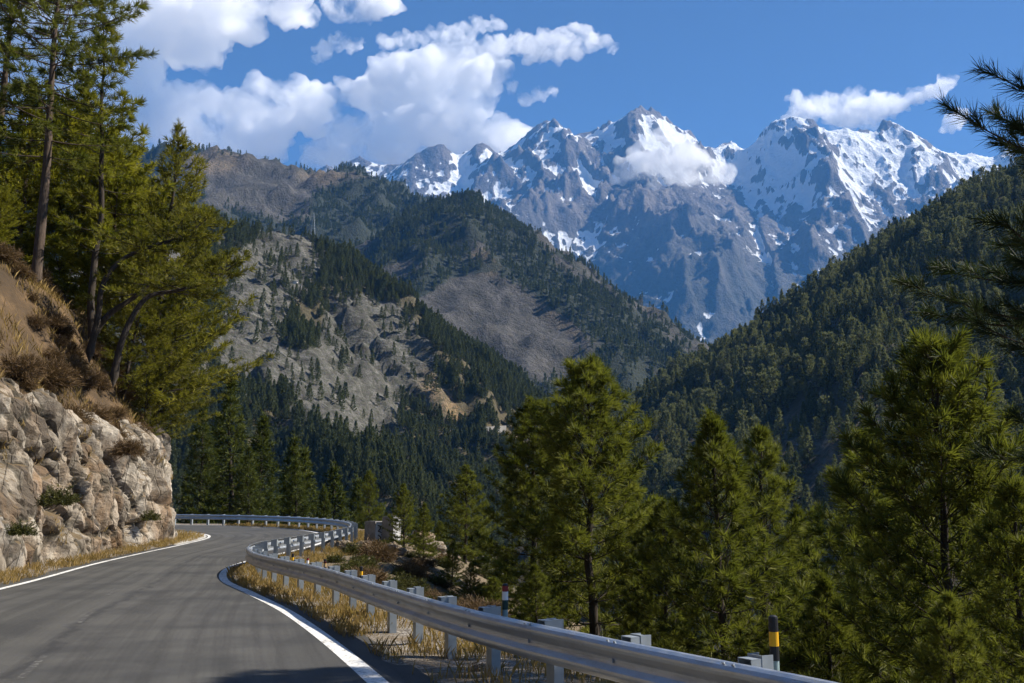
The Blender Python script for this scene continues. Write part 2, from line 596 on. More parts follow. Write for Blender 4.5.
s = t.math('ADD', s, t.math('MULTIPLY', t.math('SUBTRACT', n1, 0.5), 0.7))
s = t.math('ADD', s, t.attr('snow'))
sn = t.ramp(t.math('ADD', t.math('MULTIPLY', s, 0.5), 0.25), [(0.45, 0.0), (0.54, 1.0)])
col = t.mix(sn, rock, (0.84, 0.86, 0.88))
t.base(col, 0.8)
t.bump(t.math('ADD', n2, t.math('MULTIPLY', n3, 0.5)), 1.0, 75.0)
M['snow'] = t.m

# metal etc
t = NT('galvanised_steel')
p = t.obj()
n = t.noise(p, 7, 5, 0.6)
vv = t.n('ShaderNodeTexVoronoi'); t.put(vv.inputs['Vector'], p); vv.inputs['Scale'].default_value = 55
dirt = t.noise(t.mapping(t.pos(), (1, 1, 4)), 2.2, 5, 0.65)
col = t.mix(n, (0.36, 0.395, 0.43), (0.54, 0.575, 0.61))
col = t.mix(t.math('MULTIPLY', vv.outputs['Distance'], 0.35), col, (0.36, 0.37, 0.38))
col = t.mix(t.ramp(dirt, [(0.48, 0.0), (0.72, 0.6)]), col, (0.20, 0.185, 0.165))
t.base(col, t.ramp(n, [(0.3, 0.36), (0.7, 0.54)]), t.ramp(dirt, [(0.5, 0.85), (0.75, 0.3)]))
M['steel'] = t.m
M['steel_dull'] = plain('galvanised_post', (0.30, 0.335, 0.36), 0.55, 0.4, 0.3, 6)
M['black'] = plain('black_plastic', (0.018, 0.018, 0.02), 0.45)
M['yellow'] = plain('yellow_reflector', (0.75, 0.40, 0.02), 0.4, 0, 0.12)
M['redband'] = plain('dark_red_reflector', (0.20, 0.02, 0.025), 0.4)
M['whiteband'] = plain('white_reflector', (0.75, 0.75, 0.74), 0.45, 0, 0.1)
M['greenband'] = plain('dark_green_plastic', (0.015, 0.05, 0.045), 0.5)
M['greypole'] = plain('grey_green_tube', (0.30, 0.40, 0.40), 0.5)

t = NT('whitewashed_concrete')
p = t.obj()
n = t.noise(p, 3.5, 6, 0.65)
col = t.ramp(n, [(0.34, (0.33, 0.30, 0.26)), (0.48, (0.66, 0.65, 0.62)), (0.7, (0.80, 0.79, 0.77))])
t.base(col, 0.85); t.bump(n, 0.5, 0.03)
M['whitewash'] = t.m
t = NT('bare_concrete')
p = t.obj()
n = t.noise(p, 3, 6, 0.65)
t.base(t.ramp(n, [(0.3, (0.16, 0.155, 0.145)), (0.7, (0.30, 0.29, 0.275))]), 0.9); t.bump(n, 0.5, 0.03)
M['concrete'] = t.m
M['marks'] = plain('dark_paint_marks', (0.035, 0.035, 0.04), 0.7)
M['housewall'] = plain('house_wall', (0.62, 0.60, 0.56), 0.8, 0, 0.1, 1)
M['houseroof'] = plain('house_roof', (0.18, 0.19, 0.20), 0.6, 0.1, 0.2, 1)
M['boulder'] = M['cliff']


# ------------------------------------------------------------------ road layout
def zr(y):
    y = np.asarray(y, float)
    s = np.clip(y - 24, 0, None)
    return 0.018 * np.sqrt(s * s + 9) - 0.018 * 3 * 1.0


RW = np.array([(5.2, -12), (2.2, -1), (-1.15, 10), (-3.55, 17), (-5.6, 22), (-7.3, 26), (-8.3, 30), (-8.55, 34), (-8.3, 40), (-8.6, 47), (-10.2, 54.5), (-13.4, 61.5), (-18, 66.5), (-24, 69.5), (-33, 71), (-55, 72)], float)
LW = np.array([(-1.5, -12), (-4.9, -1), (-8.3, 10), (-10.2, 17), (-11.3, 22), (-12.2, 27), (-13.0, 32), (-13.6, 38), (-14.1, 44), (-14.9, 50), (-16.6, 54.5), (-19.6, 58), (-24.5, 60.6), (-31, 62), (-40, 62.8), (-55, 63.5)], float)
rw = catmull(RW, 0.4)
lw = catmull(LW, 0.4)
NST = 260
rws = resample(rw, 0.1); lws = resample(lw, 0.1)


def station(poly, n):
    return resample(poly, np.linalg.norm(np.diff(poly, axis=0), axis=1).sum() / (n - 1))[:n]


# pair stations through the control points so that both edges advance together
def paired(n=420):
    k = np.linspace(0, 1, n)
    def par(ctrl):
        c = catmull(ctrl, 0.05)
        d = np.array([np.argmin(((c - q) ** 2).sum(1)) for q in ctrl])
        ki = np.linspace(0, 1, len(ctrl))
        idx = np.interp(k, ki, d)
        i0 = np.floor(idx).astype(int); i1 = np.minimum(i0 + 1, len(c) - 1); f = (idx - i0)[:, None]
        return c[i0] * (1 - f) + c[i1] * f
    return par(LW), par(RW)


pl, pr = paired()


def strip(name, a, b, z, mat, nacross=2, z_follow=True, kind='structure', uvw=True):
    w = np.linspace(0, 1, nacross)
    v = a[:, None, :] * (1 - w[None, :, None]) + b[:, None, :] * w[None, :, None]
    zz = zr(v[..., 1]) + z
    vv = np.concatenate([v, zz[..., None]], 2).reshape(-1, 3)
    mid = (a + b) / 2
    s = np.concatenate([[0], np.cumsum(np.linalg.norm(np.diff(mid, axis=0), axis=1))])
    wid = np.linalg.norm(b - a, axis=1)
    uv = np.stack([(w[None, :] * wid[:, None]).ravel(), np.repeat(s, nacross)], 1)
    f = grid_faces(len(a), nacross)[:, ::-1]
    me = mesh_np(name, vv, [f], [mat], smooth=True, uv=uv)
    o = link(name, me)
    if kind: o['kind'] = kind
    return o


def across(o):
    """points at signed metres from the left edge line, o<0 outside"""
    d = pr - pl
    d = d / np.linalg.norm(d, axis=1)[:, None]
    return pl + d * o


def from_right(o):
    d = pr - pl
    d = d / np.linalg.norm(d, axis=1)[:, None]
    return pr + d * o


strip('road', across(-0.55), from_right(0.62), 0.0, M['asphalt'], 24)
strip('edge_line', across(-0.08), across(0.08), 0.004, M['paint'], 3)
strip('edge_line', from_right(-0.115), from_right(0.115), 0.004, M['paint'], 3)
sel = (pl[:, 1] > 43) & (pl[:, 1] < 60.5)
strip('concrete_apron', across(-0.62)[sel] - (pr - pl)[sel] / np.linalg.norm((pr - pl)[sel], axis=1)[:, None] * (0.75 * np.sin(np.linspace(0, np.pi, sel.sum())))[:, None], across(-0.16)[sel], 0.008, M['apron'], 4)
# worn centre dashes
cl = resample((pl + pr) / 2, 0.25)
cl = offset_poly(cl, -0.15)
i = 8; dashv = MB()
while i + 8 < len(cl):
    seg = cl[i:i + 8]
    a = offset_poly(seg, -0.04); b = offset_poly(seg, 0.04)
    vv = np.concatenate([np.stack([a, b], 1).reshape(-1, 2), (zr(np.stack([a[:, 1], b[:, 1]], 1)) + 0.004).reshape(-1, 1)], 1)
    dashv.add(vv, grid_faces(8, 2)[:, ::-1])
    i += 22
tag(dashv.build('centre_line', M['paint_worn']), kind='structure')

# rail line (front of the beam), ground edge
RAIL = np.array([(6.6, -3.5), (4.9, 0.5), (3.2, 4), (1.95, 6.55), (0.57, 9.05), (-0.62, 11.5), (-2.55, 16.5), (-3.5, 19), (-5.35, 23), (-6.6, 26), (-7.45, 29), (-7.75, 32), (-7.45, 36), (-7.15, 41), (-7.3, 46), (-8.7, 53), (-11.9, 60.2), (-16.6, 66.0), (-23.4, 69.9), (-33, 71.9), (-50, 73)], float)
rail = catmull(RAIL, 0.3)
EDGE = np.array([(20, -25), (8.4, -3), (6.6, 1), (4.9, 4.8), (3.4, 7.6), (1.8, 10.2), (0.5, 12.6), (-1.3, 17), (-2.9, 21), (-4.3, 26), (-4.7, 31), (-4.5, 36), (-4.6, 41), (-4.9, 46), (-5.8, 53), (-8.8, 61.5), (-14.6, 68.5), (-22.4, 73), (-33, 75.5), (-50, 77), (-80, 80)], float)
edge = catmull(EDGE, 0.8)


def ground_z(x, y, rough=True):
    x = np.asarray(x, float); y = np.asarray(y, float)
    sh = x.shape
    d, arc = polydist(x, y, edge)
    d = d.reshape(sh)
    base = zr(np.clip(y, -20, 75))
    q = np.clip(d, 0, None)
    drop = 0.62 * (np.sqrt(q * q + 2.2) - math.sqrt(2.2))
    z = base - 0.03 - drop
    z = np.maximum(z, -78 + 0.0 * x)
    n = fbm(x / 7.0, y / 7.0, 4, 3)
    n2 = fbm(x / 1.3, y / 1.3, 3, 5)
    amp = sstep(-1.4, 3, d)
    z = z + amp * (0.9 * n * np.clip(q / 6, 0.15, 1.5) + 0.12 * n2)
    dr, _ = polydist(x, y, rail)
    dr = dr.reshape(sh)
    z = z + 0.06 * sstep(-0.9, -0.2, dr) * (1 - sstep(0.5, 1.5, dr)) * (0.6 + n2) * (d < 0)
    return z


# near ground sheet
xs = np.concatenate([np.arange(-70, -16, 1.6), np.arange(-16, 14, 0.3), np.arange(14, 150, 1.6)])
ys = np.concatenate([np.arange(-40, -4, 1.5), np.arange(-4, 56, 0.3), np.arange(56, 190, 1.5)])
gx, gy = np.meshgrid(xs, ys, indexing='ij')
gz = ground_z(gx, gy)
f = grid_faces(len(xs), len(ys))
drr, _ = polydist(gx, gy, rail)
dcell = drr.reshape(gx.shape)
onsh = ((dcell < 1.6)).ravel()
tag(link('ground', mesh_np('ground', np.stack([gx, gy, gz], 2).reshape(-1, 3), [f], [M['earth'], M['gravel']], onsh[f[:, 0]].astype(int), True)), kind='structure')
# valley floor out to the horizon
vf = MB(); vf.add([(-60000, -60000, -79), (60000, -60000, -79), (60000, 60000, -79), (-60000, 60000, -79)], [[0, 1, 2, 3]])
tag(vf.build('valley_floor', M['earth']), kind='structure')


def gz1(x, y):
    return float(ground_z(np.array([x]), np.array([y]))[0])


# ------------------------------------------------------------------ guardrail
zc = lambda y: float(zr(y))
gr = bpy.data.objects.new('guardrail', None); COL.objects.link(gr)
gr.location = (-0.6, 11.5, 0)
tag(gr, 'galvanised W-beam guardrail on square steel posts winding along the outer road edge', 'guardrail')
OFF = np.array(gr.location)
prof = np.array([(0.000, .165), (0.028, .162), (0.060, .145), (0.080, .118), (0.083, .100), (0.078, .078), (0.040, .035), (0.030, .012), (0.030, -.012), (0.040, -.035), (0.078, -.078), (0.083, -.100), (0.080, -.118), (0.060, -.145), (0.028, -.162), (0.000, -.165)])
rp = resample(rail, 0.25)
tt = np.gradient(rp, axis=0); tt /= np.linalg.norm(tt, axis=1)[:, None]
left = np.stack([-tt[:, 1], tt[:, 0]], 1)
TOPZ = 0.535
pf = np.concatenate([prof, prof[::-1] - np.array([0.006, 0])])
wob = 0.012 * fbm(np.arange(len(rp)) * 0.07, 0.0 * np.arange(len(rp)), 3, 9)
vv = np.concatenate([(rp[:, None, :] + left[:, None, :] * (pf[None, :, 0:1] + wob[:, None, None])),
                     (zr(rp[:, 1])[:, None] + TOPZ + pf[None, :, 1] + wob[:, None])[..., None]], 2)
npf = len(pf)
ff = []
for a in range(npf):
    b = (a + 1) % npf
    i = np.arange(len(rp) - 1)
    ff.append(np.stack([i * npf + a, i * npf + b, (i + 1) * npf + b, (i + 1) * npf + a], 1))
beam = MB(); beam.add(vv.reshape(-1, 3) - OFF, np.concatenate(ff))
# posts along the rail
arcs = np.concatenate([[0], np.cumsum(np.linalg.norm(np.diff(rp, axis=0), axis=1))])
pa = np.arange(0.55, arcs[-1], 1.42)
post_at = []
pm = None; sm = None
for k, s in enumerate(pa):
    x = np.interp(s, arcs, rp[:, 0]); y = np.interp(s, arcs, rp[:, 1])
    tx = np.interp(s, arcs, tt[:, 0]); ty = np.interp(s, arcs, tt[:, 1])
    ang = math.atan2(ty, tx)
    nx, ny = ty, -tx                       # away from the road
    post_at.append((x, y, nx, ny, ang))
    if pm is None:
        b = MB()
        b.box((0, 0.10, -0.05), 0.15, 0.008, 1.56)
        b.box((-0.071, 0.048, -0.05), 0.008, 0.096, 1.56)
        b.box((0.071, 0.048, -0.05), 0.008, 0.096, 1.56)
        pm = b.mesh('post', [M['steel_dull']])
        b = MB()
        b.box((0, 0.0, 0), 0.14, 0.19, 0.006)
        b.box((0, 0.0, -0.2), 0.14, 0.19, 0.006)
        b.box((-0.066, 0.0, -0.1), 0.007, 0.19, 0.193)
        b.box((0.066, 0.0, -0.1), 0.007, 0.19, 0.193)
        b.box((0, -0.092, -0.1), 0.124, 0.006, 0.193)
        sm = b.mesh('spacer_block', [M['steel_dull']])
    lean = random.uniform(-1, 1) * 0.012
    o = link('post', pm, gr, (x + nx * 0.30 - OFF[0], y + ny * 0.30 - OFF[1], zc(y) + random.uniform(-.008, .008)))
    o.rotation_euler = (lean, lean, ang)
    o = link('spacer_block', sm, gr, (x + nx * 0.195 - OFF[0], y + ny * 0.195 - OFF[1], zc(y) + 0.715))
    o.rotation_euler = (0, 0, ang)
    # bolts of the beam at this post
    for (oz, oo) in ((0.0, 0.034), (0.152, 0.05)):
        for dx in ((-0.0,) if oz == 0 else (-0.05, 0.05)):
            c = np.array([x - nx * oo + tx * dx, y - ny * oo + ty * dx, zc(y) + TOPZ + oz]) - OFF
            if oz == 0:
                beam.tube([c, c + np.array([-nx, -ny, 0]) * 0.018], 0.017, 6)
            else:
                beam.tube([c, c + np.array([-nx * .004, -ny * .004, 0.012])], 0.012, 6)
for s in np.arange(2.0, arcs[-1], 4.26):   # lap joints
    sel = (arcs > s - 0.01) & (arcs < s + 0.36)
    if sel.sum() < 2: continue
    q = rp[sel]; lq = left[sel]
    w2 = wob[sel]
    pin = prof[2:-2]
    pv = np.concatenate([(q[:, None, :] + lq[:, None, :] * (pin[None, :, 0:1] + 0.005 + w2[:, None, None])), (zr(q[:, 1])[:, None] + TOPZ + pin[None, :, 1] + w2[:, None])[..., None]], 2)
    beam.add(pv.reshape(-1, 3) - OFF, grid_faces(len(q), len(pin)))
beam.build('beam', [M['steel']], gr)


# ------------------------------------------------------------------ delineators on rail posts
def delineator(px, kind, label, h=0.28):
    # nearest post (by picture column) among the near run
    best = min((p for p in post_at if p[1] < 30 and p[1] > 5), key=lambda p: abs(proj(np.array([p[0] + p[2] * .3, p[1] + p[3] * .3, 0.8]))[0] - px))
    x, y, nx, ny, ang = best
    e = bpy.data.objects.new('delineator', None); COL.objects.link(e)
    e.location = (x + nx * 0.385, y + ny * 0.385, zc(y) + (0.52 if y < 13 else 0.44))
    if y > 13: e.scale = (0.8, 0.8, 0.72)
    e.rotation_euler = (0, 0, ang)
    tag(e, label, 'road marker', 'delineators fixed to the guardrail posts')
    r = 0.034
    b = MB(); b.tube([(0, 0, 0), (0, 0, 0.17)], r * 0.92, 14); b.build('sleeve', [M['greypole']], e)
    z0 = 0.165
    if kind == 'y':
        bands = [('lower_band', 'black', .10), ('reflector_band', 'yellow', .10), ('upper_band', 'black', .09)]
    else:
        bands = [('lower_band', 'greenband', .10), ('middle_band', 'whiteband', .09), ('reflector_band', 'redband', .06)]
    for nm, mt, hh in bands:
        b = MB(); b.tube([(0, 0, z0), (0, 0, z0 + hh)], r, 16); b.build(nm, [M[mt]], e, smooth=False)
        z0 += hh
    b = MB(); b.tube([(0, 0, z0), (0, 0, z0 + .015), (0, 0, z0 + .025)], [r * 1.03, r * 0.95, r * .5], 16); b.build('cap', [M['black']], e)


delineator(783, 'y', 'black delineator with one yellow band, large, near the lower right of the rail')
delineator(506, 'r', 'red, white and green delineator before the tall pines, second from the right end')
delineator(362, 'y', 'small yellow delineator before the brown bank under the white blocks')
delineator(329, 'r', 'red and white delineator just right of a black and yellow one on the inner bend')
delineator(316, 'y', 'black and yellow delineator between two red and white ones at the inner bend')
delineator(303, 'r', 'red and white delineator left of the black and yellow one at the inner bend')
delineator(292, 'y', 'leftmost small yellow delineator where the guardrail bends')

# ------------------------------------------------------------------ white concrete blocks behind the rail
def block(name, c, w, d, h, rz, label, mark):
    e = bpy.data.objects.new(name, None); COL.objects.link(e); e.location = c; e.rotation_euler = (0, 0, rz)
    tag(e, label, 'concrete block', 'whitewashed parapet blocks')
    b = MB()
    # tapered body with chamfered top
    lv = [(-0.4, 1.08), (h * 0.93, 1.0), (h, 0.94)]
    v = []
    for z, s in lv:
        for sx, sy in ((-1, -1), (1, -1), (1, 1), (-1, 1)):
            v.append((sx * w / 2 * s, sy * d / 2 * s, z))
    f = []
    for k in range(2):
        for j in range(4):
            j2 = (j + 1) % 4
            f.append([k * 4 + j, k * 4 + j2, k * 4 + 4 + j2, k * 4 + 4 + j])
    f.append([8, 9, 10, 11])
    mi = b.add(v, f)
    b.build('body', [M['concrete']], e)
    q = MB(); q.box((w / 2 + 0.018, 0, h * 0.48), 0.012, d * 0.96, h * 0.86); 
    q.box((0, -d / 2 - 0.02, h * 0.48), w * 0.96, 0.012, h * 0.86)
    q.build('whitewash', [M['whitewash']], e)
    if mark:
        m = MB()
        yy = -d / 2 - 0.031
        for (x0, z0, x1, z1, ww) in mark:
            m.tube([(x0 * w, yy, z0 * h), ((x0 + x1) / 2 * w + .02, yy, (z0 + z1) / 2 * h), (x1 * w, yy, z1 * h)], ww, 6)
        m.build('painted_mark', [M['marks']], e)
    return e


p1 = P(374, 545, 44.5); p2 = P(391, 548, 44.0)
block('parapet_block', (p1[0], p1[1], gz1(p1[0], p1[1]) - 0.1), 0.46, 0.8, 1.08, R(42), 'left whitewashed block with dark painted marks beside the guardrail end',
      [(-.28, .84, .1, .78, .022), (.1, .78, -.2, .6, .022), (-.2, .6, .16, .55, .022), (-.22, .46, .12, .34, .022), (.12, .34, -.24, .26, .022), (.2, .5, .22, .2, .02)])
block('parapet_block', (p2[0], p2[1], gz1(p2[0], p2[1]) - 0.1), 0.42, 0.8, 1.3, R(42), 'right whitewashed block partly hidden by the small pine', None)


# ------------------------------------------------------------------ roadside cliff and slope
cb = offset_poly(catmull(LW, 0.3), -1.4)
cb = cb[(cb[:, 1] > 2)]
cb = np.concatenate([cb, [[-75, 64]]])
cbr = resample(cb, 0.11)
sarc = np.concatenate([[0], np.cumsum(np.linalg.norm(np.diff(cbr, axis=0), axis=1))])


def slope_z(x, y):
    x = np.asarray(x, float); y = np.asarray(y, float); sh = x.shape
    d, arc = polydist(x, y, cb)
    d = -d.reshape(sh)       # positive inside (away from the road)
    hr = 5.1 + 2.1 * sstep(36, 22, y).reshape(sh) + 0.8 * fbm(arc.reshape(sh) / 5.0, 0 * x, 3, 21)
    z = np.where(d < 1.6, hr * np.clip((d - 0.9) / 0.7, -1, 1) - 0.6, hr - 0.6 + 1.75 * np.clip(d - 1.6, 0, 3.6) + 0.75 * np.clip(d - 5.2, 0, 5) + 0.22 * np.clip(d - 10.2, 0, 60))
    amp = sstep(0.8, 3, d)
    z = z + amp * (1.2 * fbm(x / 4.0, y / 4.0, 4, 31) + 0.30 * fbm(x / 0.8, y / 0.8, 3, 33))
    return np.where(d < -0.2, -2.0, z + zr(np.clip(y, -20, 75)))


def sz1(x, y):
    return float(slope_z(np.array([x]), np.array([y]))[0])


xs = np.arange(-75, -7, 0.28); ys = np.arange(0, 66, 0.28)
gx, gy = np.meshgrid(xs, ys, indexing='ij')
gz = slope_z(gx, gy)
f = grid_faces(len(xs), len(ys))
keep = (gz.ravel()[f] > -1.5).all(1)
tag(link('slope', mesh_np('slope', np.stack([gx, gy, gz], 2).reshape(-1, 3), [f[keep]], [M['soil']], None, True)), kind='structure')

# the rock band
tg = np.gradient(cbr, axis=0); tg /= np.linalg.norm(tg, axis=1)[:, None]
inn = np.stack([-tg[:, 1], tg[:, 0]], 1)
from_s = sarc
vs = np.linspace(0, 1, 62)
hr = 5.5 + 2.1 * sstep(36, 22, cbr[:, 1]) + 0.9 * fbm(sarc / 5.0, 0 * sarc, 3, 21) + 0.7 * fbm(sarc / 1.6, 0 * sarc + 3, 2, 23)
U, V = np.meshgrid(np.arange(len(cbr)), vs, indexing='ij')
inset = 0.95 * V ** 1.5 + 0.10 + 0.55 * sstep(0.85, 1.0, V)
bx = cbr[U.ravel(), 0]; by = cbr[U.ravel(), 1]
nx = inn[U.ravel(), 0]; ny = inn[U.ravel(), 1]
hh = (V * hr[:, None]).ravel() - 0.15
sA = sarc[U.ravel()]
# bedding-aligned coordinates: along-dip is stretched
dip = R(58)
ca, sa_ = math.cos(dip), math.sin(dip)
al = -sA * ca + hh * sa_; ac = sA * sa_ + hh * ca
big = np.stack([al / 4.6, ac / 2.7, 0.4 * ac + 0 * al], 1)
v1, e1, i1 = facet3(big + 0.12 * np.stack([fbm(al / 2, ac / 2, 2, 41), fbm(al / 2, ac / 2, 2, 42), 0 * al], 1), 51, 1.6, True)
med = np.stack([al / 1.9, ac / 1.15, 0.0 * al + 5.5], 1)
v2, e2, i2 = facet3(med, 61, 1.6, True)
sml = np.stack([al / 0.55, ac / 0.42, 0.0 * al + 2.5], 1)
v3, e3, i3 = facet3(sml, 71, 1.5, True)
smooth_zone = sstep(33, 25, by)            # the big clean slabs nearer the camera
disp = 0.85 * v1 + (0.36 - 0.10 * smooth_zone) * v2 + (0.10 - 0.03 * smooth_zone) * v3 + 0.03 * fbm(sA / 0.8, hh / 0.8, 4, 83, 0.6) + 0.06 * facet3(np.stack([al / 0.24, ac / 0.19, 0.0 * al + 1.5], 1), 76, 1.6)[0]
disp += 0.35 * fbm(sA / 4.5, hh / 4.5, 3, 81)
disp -= 0.20 * (1 - sstep(0, 0.10, e1)) + 0.06 * (1 - sstep(0, 0.10, e2)) + 0.30
gully = sstep(0.25, 0.6, fbm(sA / 3.2 + 0.12 * hh, 0 * hh, 2, 91))
disp -= 0.45 * gully
disp *= (0.35 + 0.65 * sstep(0, 0.15, V.ravel()))
ins = inset.ravel() - disp
vx = bx + nx * ins; vy = by + ny * ins
vz = zr(np.clip(by, -20, 75)) + hh + 0.25 * disp
joint = np.minimum(e1 * 1.6, e2 * 1.5) + 0.10 * fbm(sA / 0.3, hh / 0.3, 2, 93)
tone = np.clip(0.5 + 0.45 * (i1 - 0.5) + 0.75 * (i2 - 0.5) + 0.5 * (i3 - 0.5), 0, 1)
tag(link('cliff', mesh_np('cliff', np.stack([vx, vy, vz], 1), [grid_faces(len(cbr), len(vs))[:, ::-1]], [M['cliff']], None, False, {'joint': joint, 'tone': tone})), kind='structure')


# ------------------------------------------------------------------ hills
HILLS = []


class Hill:
    def __init__(self, name, spines, xr, yr, res, mat, seed, gully_L, gully_amp, rough, extra=None, floor=-85, facet=None, sharp=None):
        self.spines = []
        for sp in spines:
            pts = catmull(np.array(sp['pts']), sp.get('step', res * 1.5))
            self.spines.append((pts, sp['slope'], sp.get('r', 20)))
        self.seed = seed; self.gL = gully_L; self.gA = gully_amp; self.rough = rough; self.floor = floor; self.facet = facet; self.sharp = sharp
        xs = np.arange(xr[0], xr[1], res); ys = np.arange(yr[0], yr[1], res)
        self.xs, self.ys = xs, ys
        gx, gy = np.meshgrid(xs, ys, indexing='ij')
        z = self.calc(gx.ravel(), gy.ravel()).reshape(gx.shape)
        self.z = z
        self.gx, self.gy = gx, gy
        self.res = res
        px, py, dep = proj(np.stack([gx, gy, z], 2))
        self.px, self.py = px, py
        gxz, gyz = np.gradient(z, res)
        self.slope = np.sqrt(gxz ** 2 + gyz ** 2)
        attrs = extra(self) if extra else {'forest': np.zeros(z.size)}
        self.attrs = {k: np.asarray(v).reshape(z.shape) for k, v in attrs.items()}
        f = grid_faces(len(xs), len(ys))
        keep = (z.ravel()[f] > floor + 1).any(1)
        me = mesh_np(name, np.stack([gx, gy, z], 2).reshape(-1, 3), [f[keep]], [mat], None, True, {k: v.ravel() for k, v in self.attrs.items()})
        self.o = tag(link(name, me), kind='structure')
        HILLS.append(self)

    def calc(self, x, y):
        best = np.full(len(x), -1e9); arc = np.zeros(len(x)); dist = np.zeros(len(x)); off = 0
        wx = x + self.gL * 0.5 * fbm(x / (self.gL * 2.2), y / (self.gL * 2.2), 3, self.seed + 1)
        wy = y + self.gL * 0.5 * fbm(x / (self.gL * 2.2) + 9, y / (self.gL * 2.2), 3, self.seed + 2)
        for pts, slope, r in self.spines:
            s = np.concatenate([[0], np.cumsum(np.linalg.norm(np.diff(pts[:, :2], axis=0), axis=1))])
            for j in range(len(pts)):
                dd = np.sqrt((wx - pts[j, 0]) ** 2 + (wy - pts[j, 1]) ** 2 + r * r) - r
                zz = pts[j, 2] - slope * dd
                m = zz > best
                best = np.where(m, zz, best)
                arc = np.where(m, off + s[j], arc); dist = np.where(m, dd, dist)
            off += s[-1] + 977
        if x.size > 50000: self.arc, self.dist = arc, dist
        L = self.gL
        g = ridged((wx + wy * 0.35) / L, (wy - wx * 0.35) / L, 5, self.seed + 3, 0.55)
        g2 = ridged(arc / L, dist / (L * 4.5) + off, 3, self.seed + 4)
        w = sstep(0, L * 1.6, dist)
        z = best + self.gA * (0.25 + 0.75 * w) * (0.6 * (g - 0.62) + 0.55 * (g2 - 0.62) * w)
        z = z + self.rough * fbm(x / (L * 0.35), y / (L * 0.35), 6, self.seed + 5, 0.6)
        if self.facet:
            for (cs, amp) in self.facet:
                q = np.stack([(x + 0.45 * z) / cs + 0.2 * fbm(x / cs, y / cs, 2, 5), y / cs, z / (cs * 2.2)], 1)
                v, e = facet3(q, self.seed + int(cs), 1.6)
                z = z + amp * v - 0.25 * amp * (1 - sstep(0, 0.2, e))
        if self.sharp:
            amp, Ls = self.sharp
            u = (x + 0.25 * wx) / Ls; q = (y + 0.25 * wy) / (Ls * 1.25)
            sig = 0; wgt = 1.0; a = 1.0; tot = 0
            for o in range(7):
                n = 1 - np.abs(perlin(u, q, self.seed + 50 + o)) * 1.5
                n = np.clip(n, 0, 1) ** 2 * wgt
                sig = sig + a * n; tot += a
                wgt = np.clip(n * 1.8, 0.18, 1)
                u = u * 2.1 + 3.3; q = q * 2.1 - 1.7; a *= 0.62 if Ls > 1000 else 0.56
            sig = sig / tot
            z = z + amp * (sig - 0.40) * (0.5 + 0.5 * sstep(0, Ls * 0.5, dist))
            if Ls > 1000:
                q2 = ridged((x + 0.3 * wy) / 330, (y - 0.3 * wx) / 420, 5, self.seed + 70, 0.58)
                z = z + 95 * (q2 - 0.6) * (0.4 + 0.6 * sstep(0, 260, dist))
        return np.maximum(z, self.floor)

    def at(self, x, y, arr=None):
        arr = self.z if arr is None else arr
        fx = np.clip((x - self.xs[0]) / self.res, 0, len(self.xs) - 1.001); fy = np.clip((y - self.ys[0]) / self.res, 0, len(self.ys) - 1.001)
        ix = fx.astype(int); iy = fy.astype(int); u = fx - ix; v = fy - iy
        return arr[ix, iy] * (1 - u) * (1 - v) + arr[ix + 1, iy] * u * (1 - v) + arr[ix, iy + 1] * (1 - u) * v + arr[ix + 1, iy + 1] * u * v


def PP(l):
    return [tuple(P(*q)) for q in l]


def ell(h, cx, cy, rx, ry, ang=0, soft=0.5):
    a = R(ang); dx = h.px - cx; dy = h.py - cy
    u = dx * math.cos(a) + dy * math.sin(a); v = -dx * math.sin(a) + dy * math.cos(a)
    d = np.sqrt((u / rx) ** 2 + (v / ry) ** 2)
    return 1 - sstep(1 - soft, 1 + soft, d)


def m_rocky(h):
    n = fbm(h.gx / 55, h.gy / 55, 4, 101)
    f = 0.42 + 0.5 * n
    f = f + 0.45 * ell(h, 360, 285, 30, 60, -40) + 0.45 * ell(h, 470, 372, 30, 70, -48) + 0.5 * ell(h, 440, 440, 50, 40) + 0.5 * ell(h, 300, 470, 110, 26, 14) + 0.4 * ell(h, 300, 320, 26, 22)
    f = f - 0.95 * ell(h, 385, 345, 62, 38, 42) - 0.85 * ell(h, 262, 310, 30, 75, 15) - 0.8 * ell(h, 345, 350, 30, 40) - 0.55 * ell(h, 330, 400, 120, 24, 32) - 0.6 * ell(h, 445, 410, 40, 14, 45) - 0.5 * ell(h, 290, 268, 45, 26)
    f = np.clip(f + 0.06, 0, 1)
    och = ell(h, 462, 418, 16, 12, 40) * 1.0 + 0.6 * ell(h, 500, 428, 24, 12) + 0.55 * ell(h, 440, 395, 14, 26, -40)
    return {'forest': f, 'ochre': np.clip(och, 0, 1)}


rocky = Hill('rocky_hill', [dict(pts=PP([(60, 177, 640), (160, 212, 720), (243, 233, 790), (290, 239, 815), (318, 247, 830), (352, 273, 860), (395, 307, 890), (440, 340, 920), (490, 375, 960), (530, 405, 1000), (575, 447, 1050), (640, 507, 1120)]), slope=0.80, r=14),
                            dict(pts=PP([(352, 275, 858), (372, 327, 760), (392, 379, 680), (420, 437, 600), (470, 507, 520)]), slope=0.85, r=12),
                            dict(pts=PP([(255, 242, 780), (262, 307, 660), (285, 367, 560), (320, 427, 470), (380, 507, 380)]), slope=0.85, r=12)],
             (-560, 260), (230, 1180), 3.0, M['rocky'], 11, 80, 34, 6, m_rocky, facet=[(44, 6), (18, 4.5), (8, 3.5)])


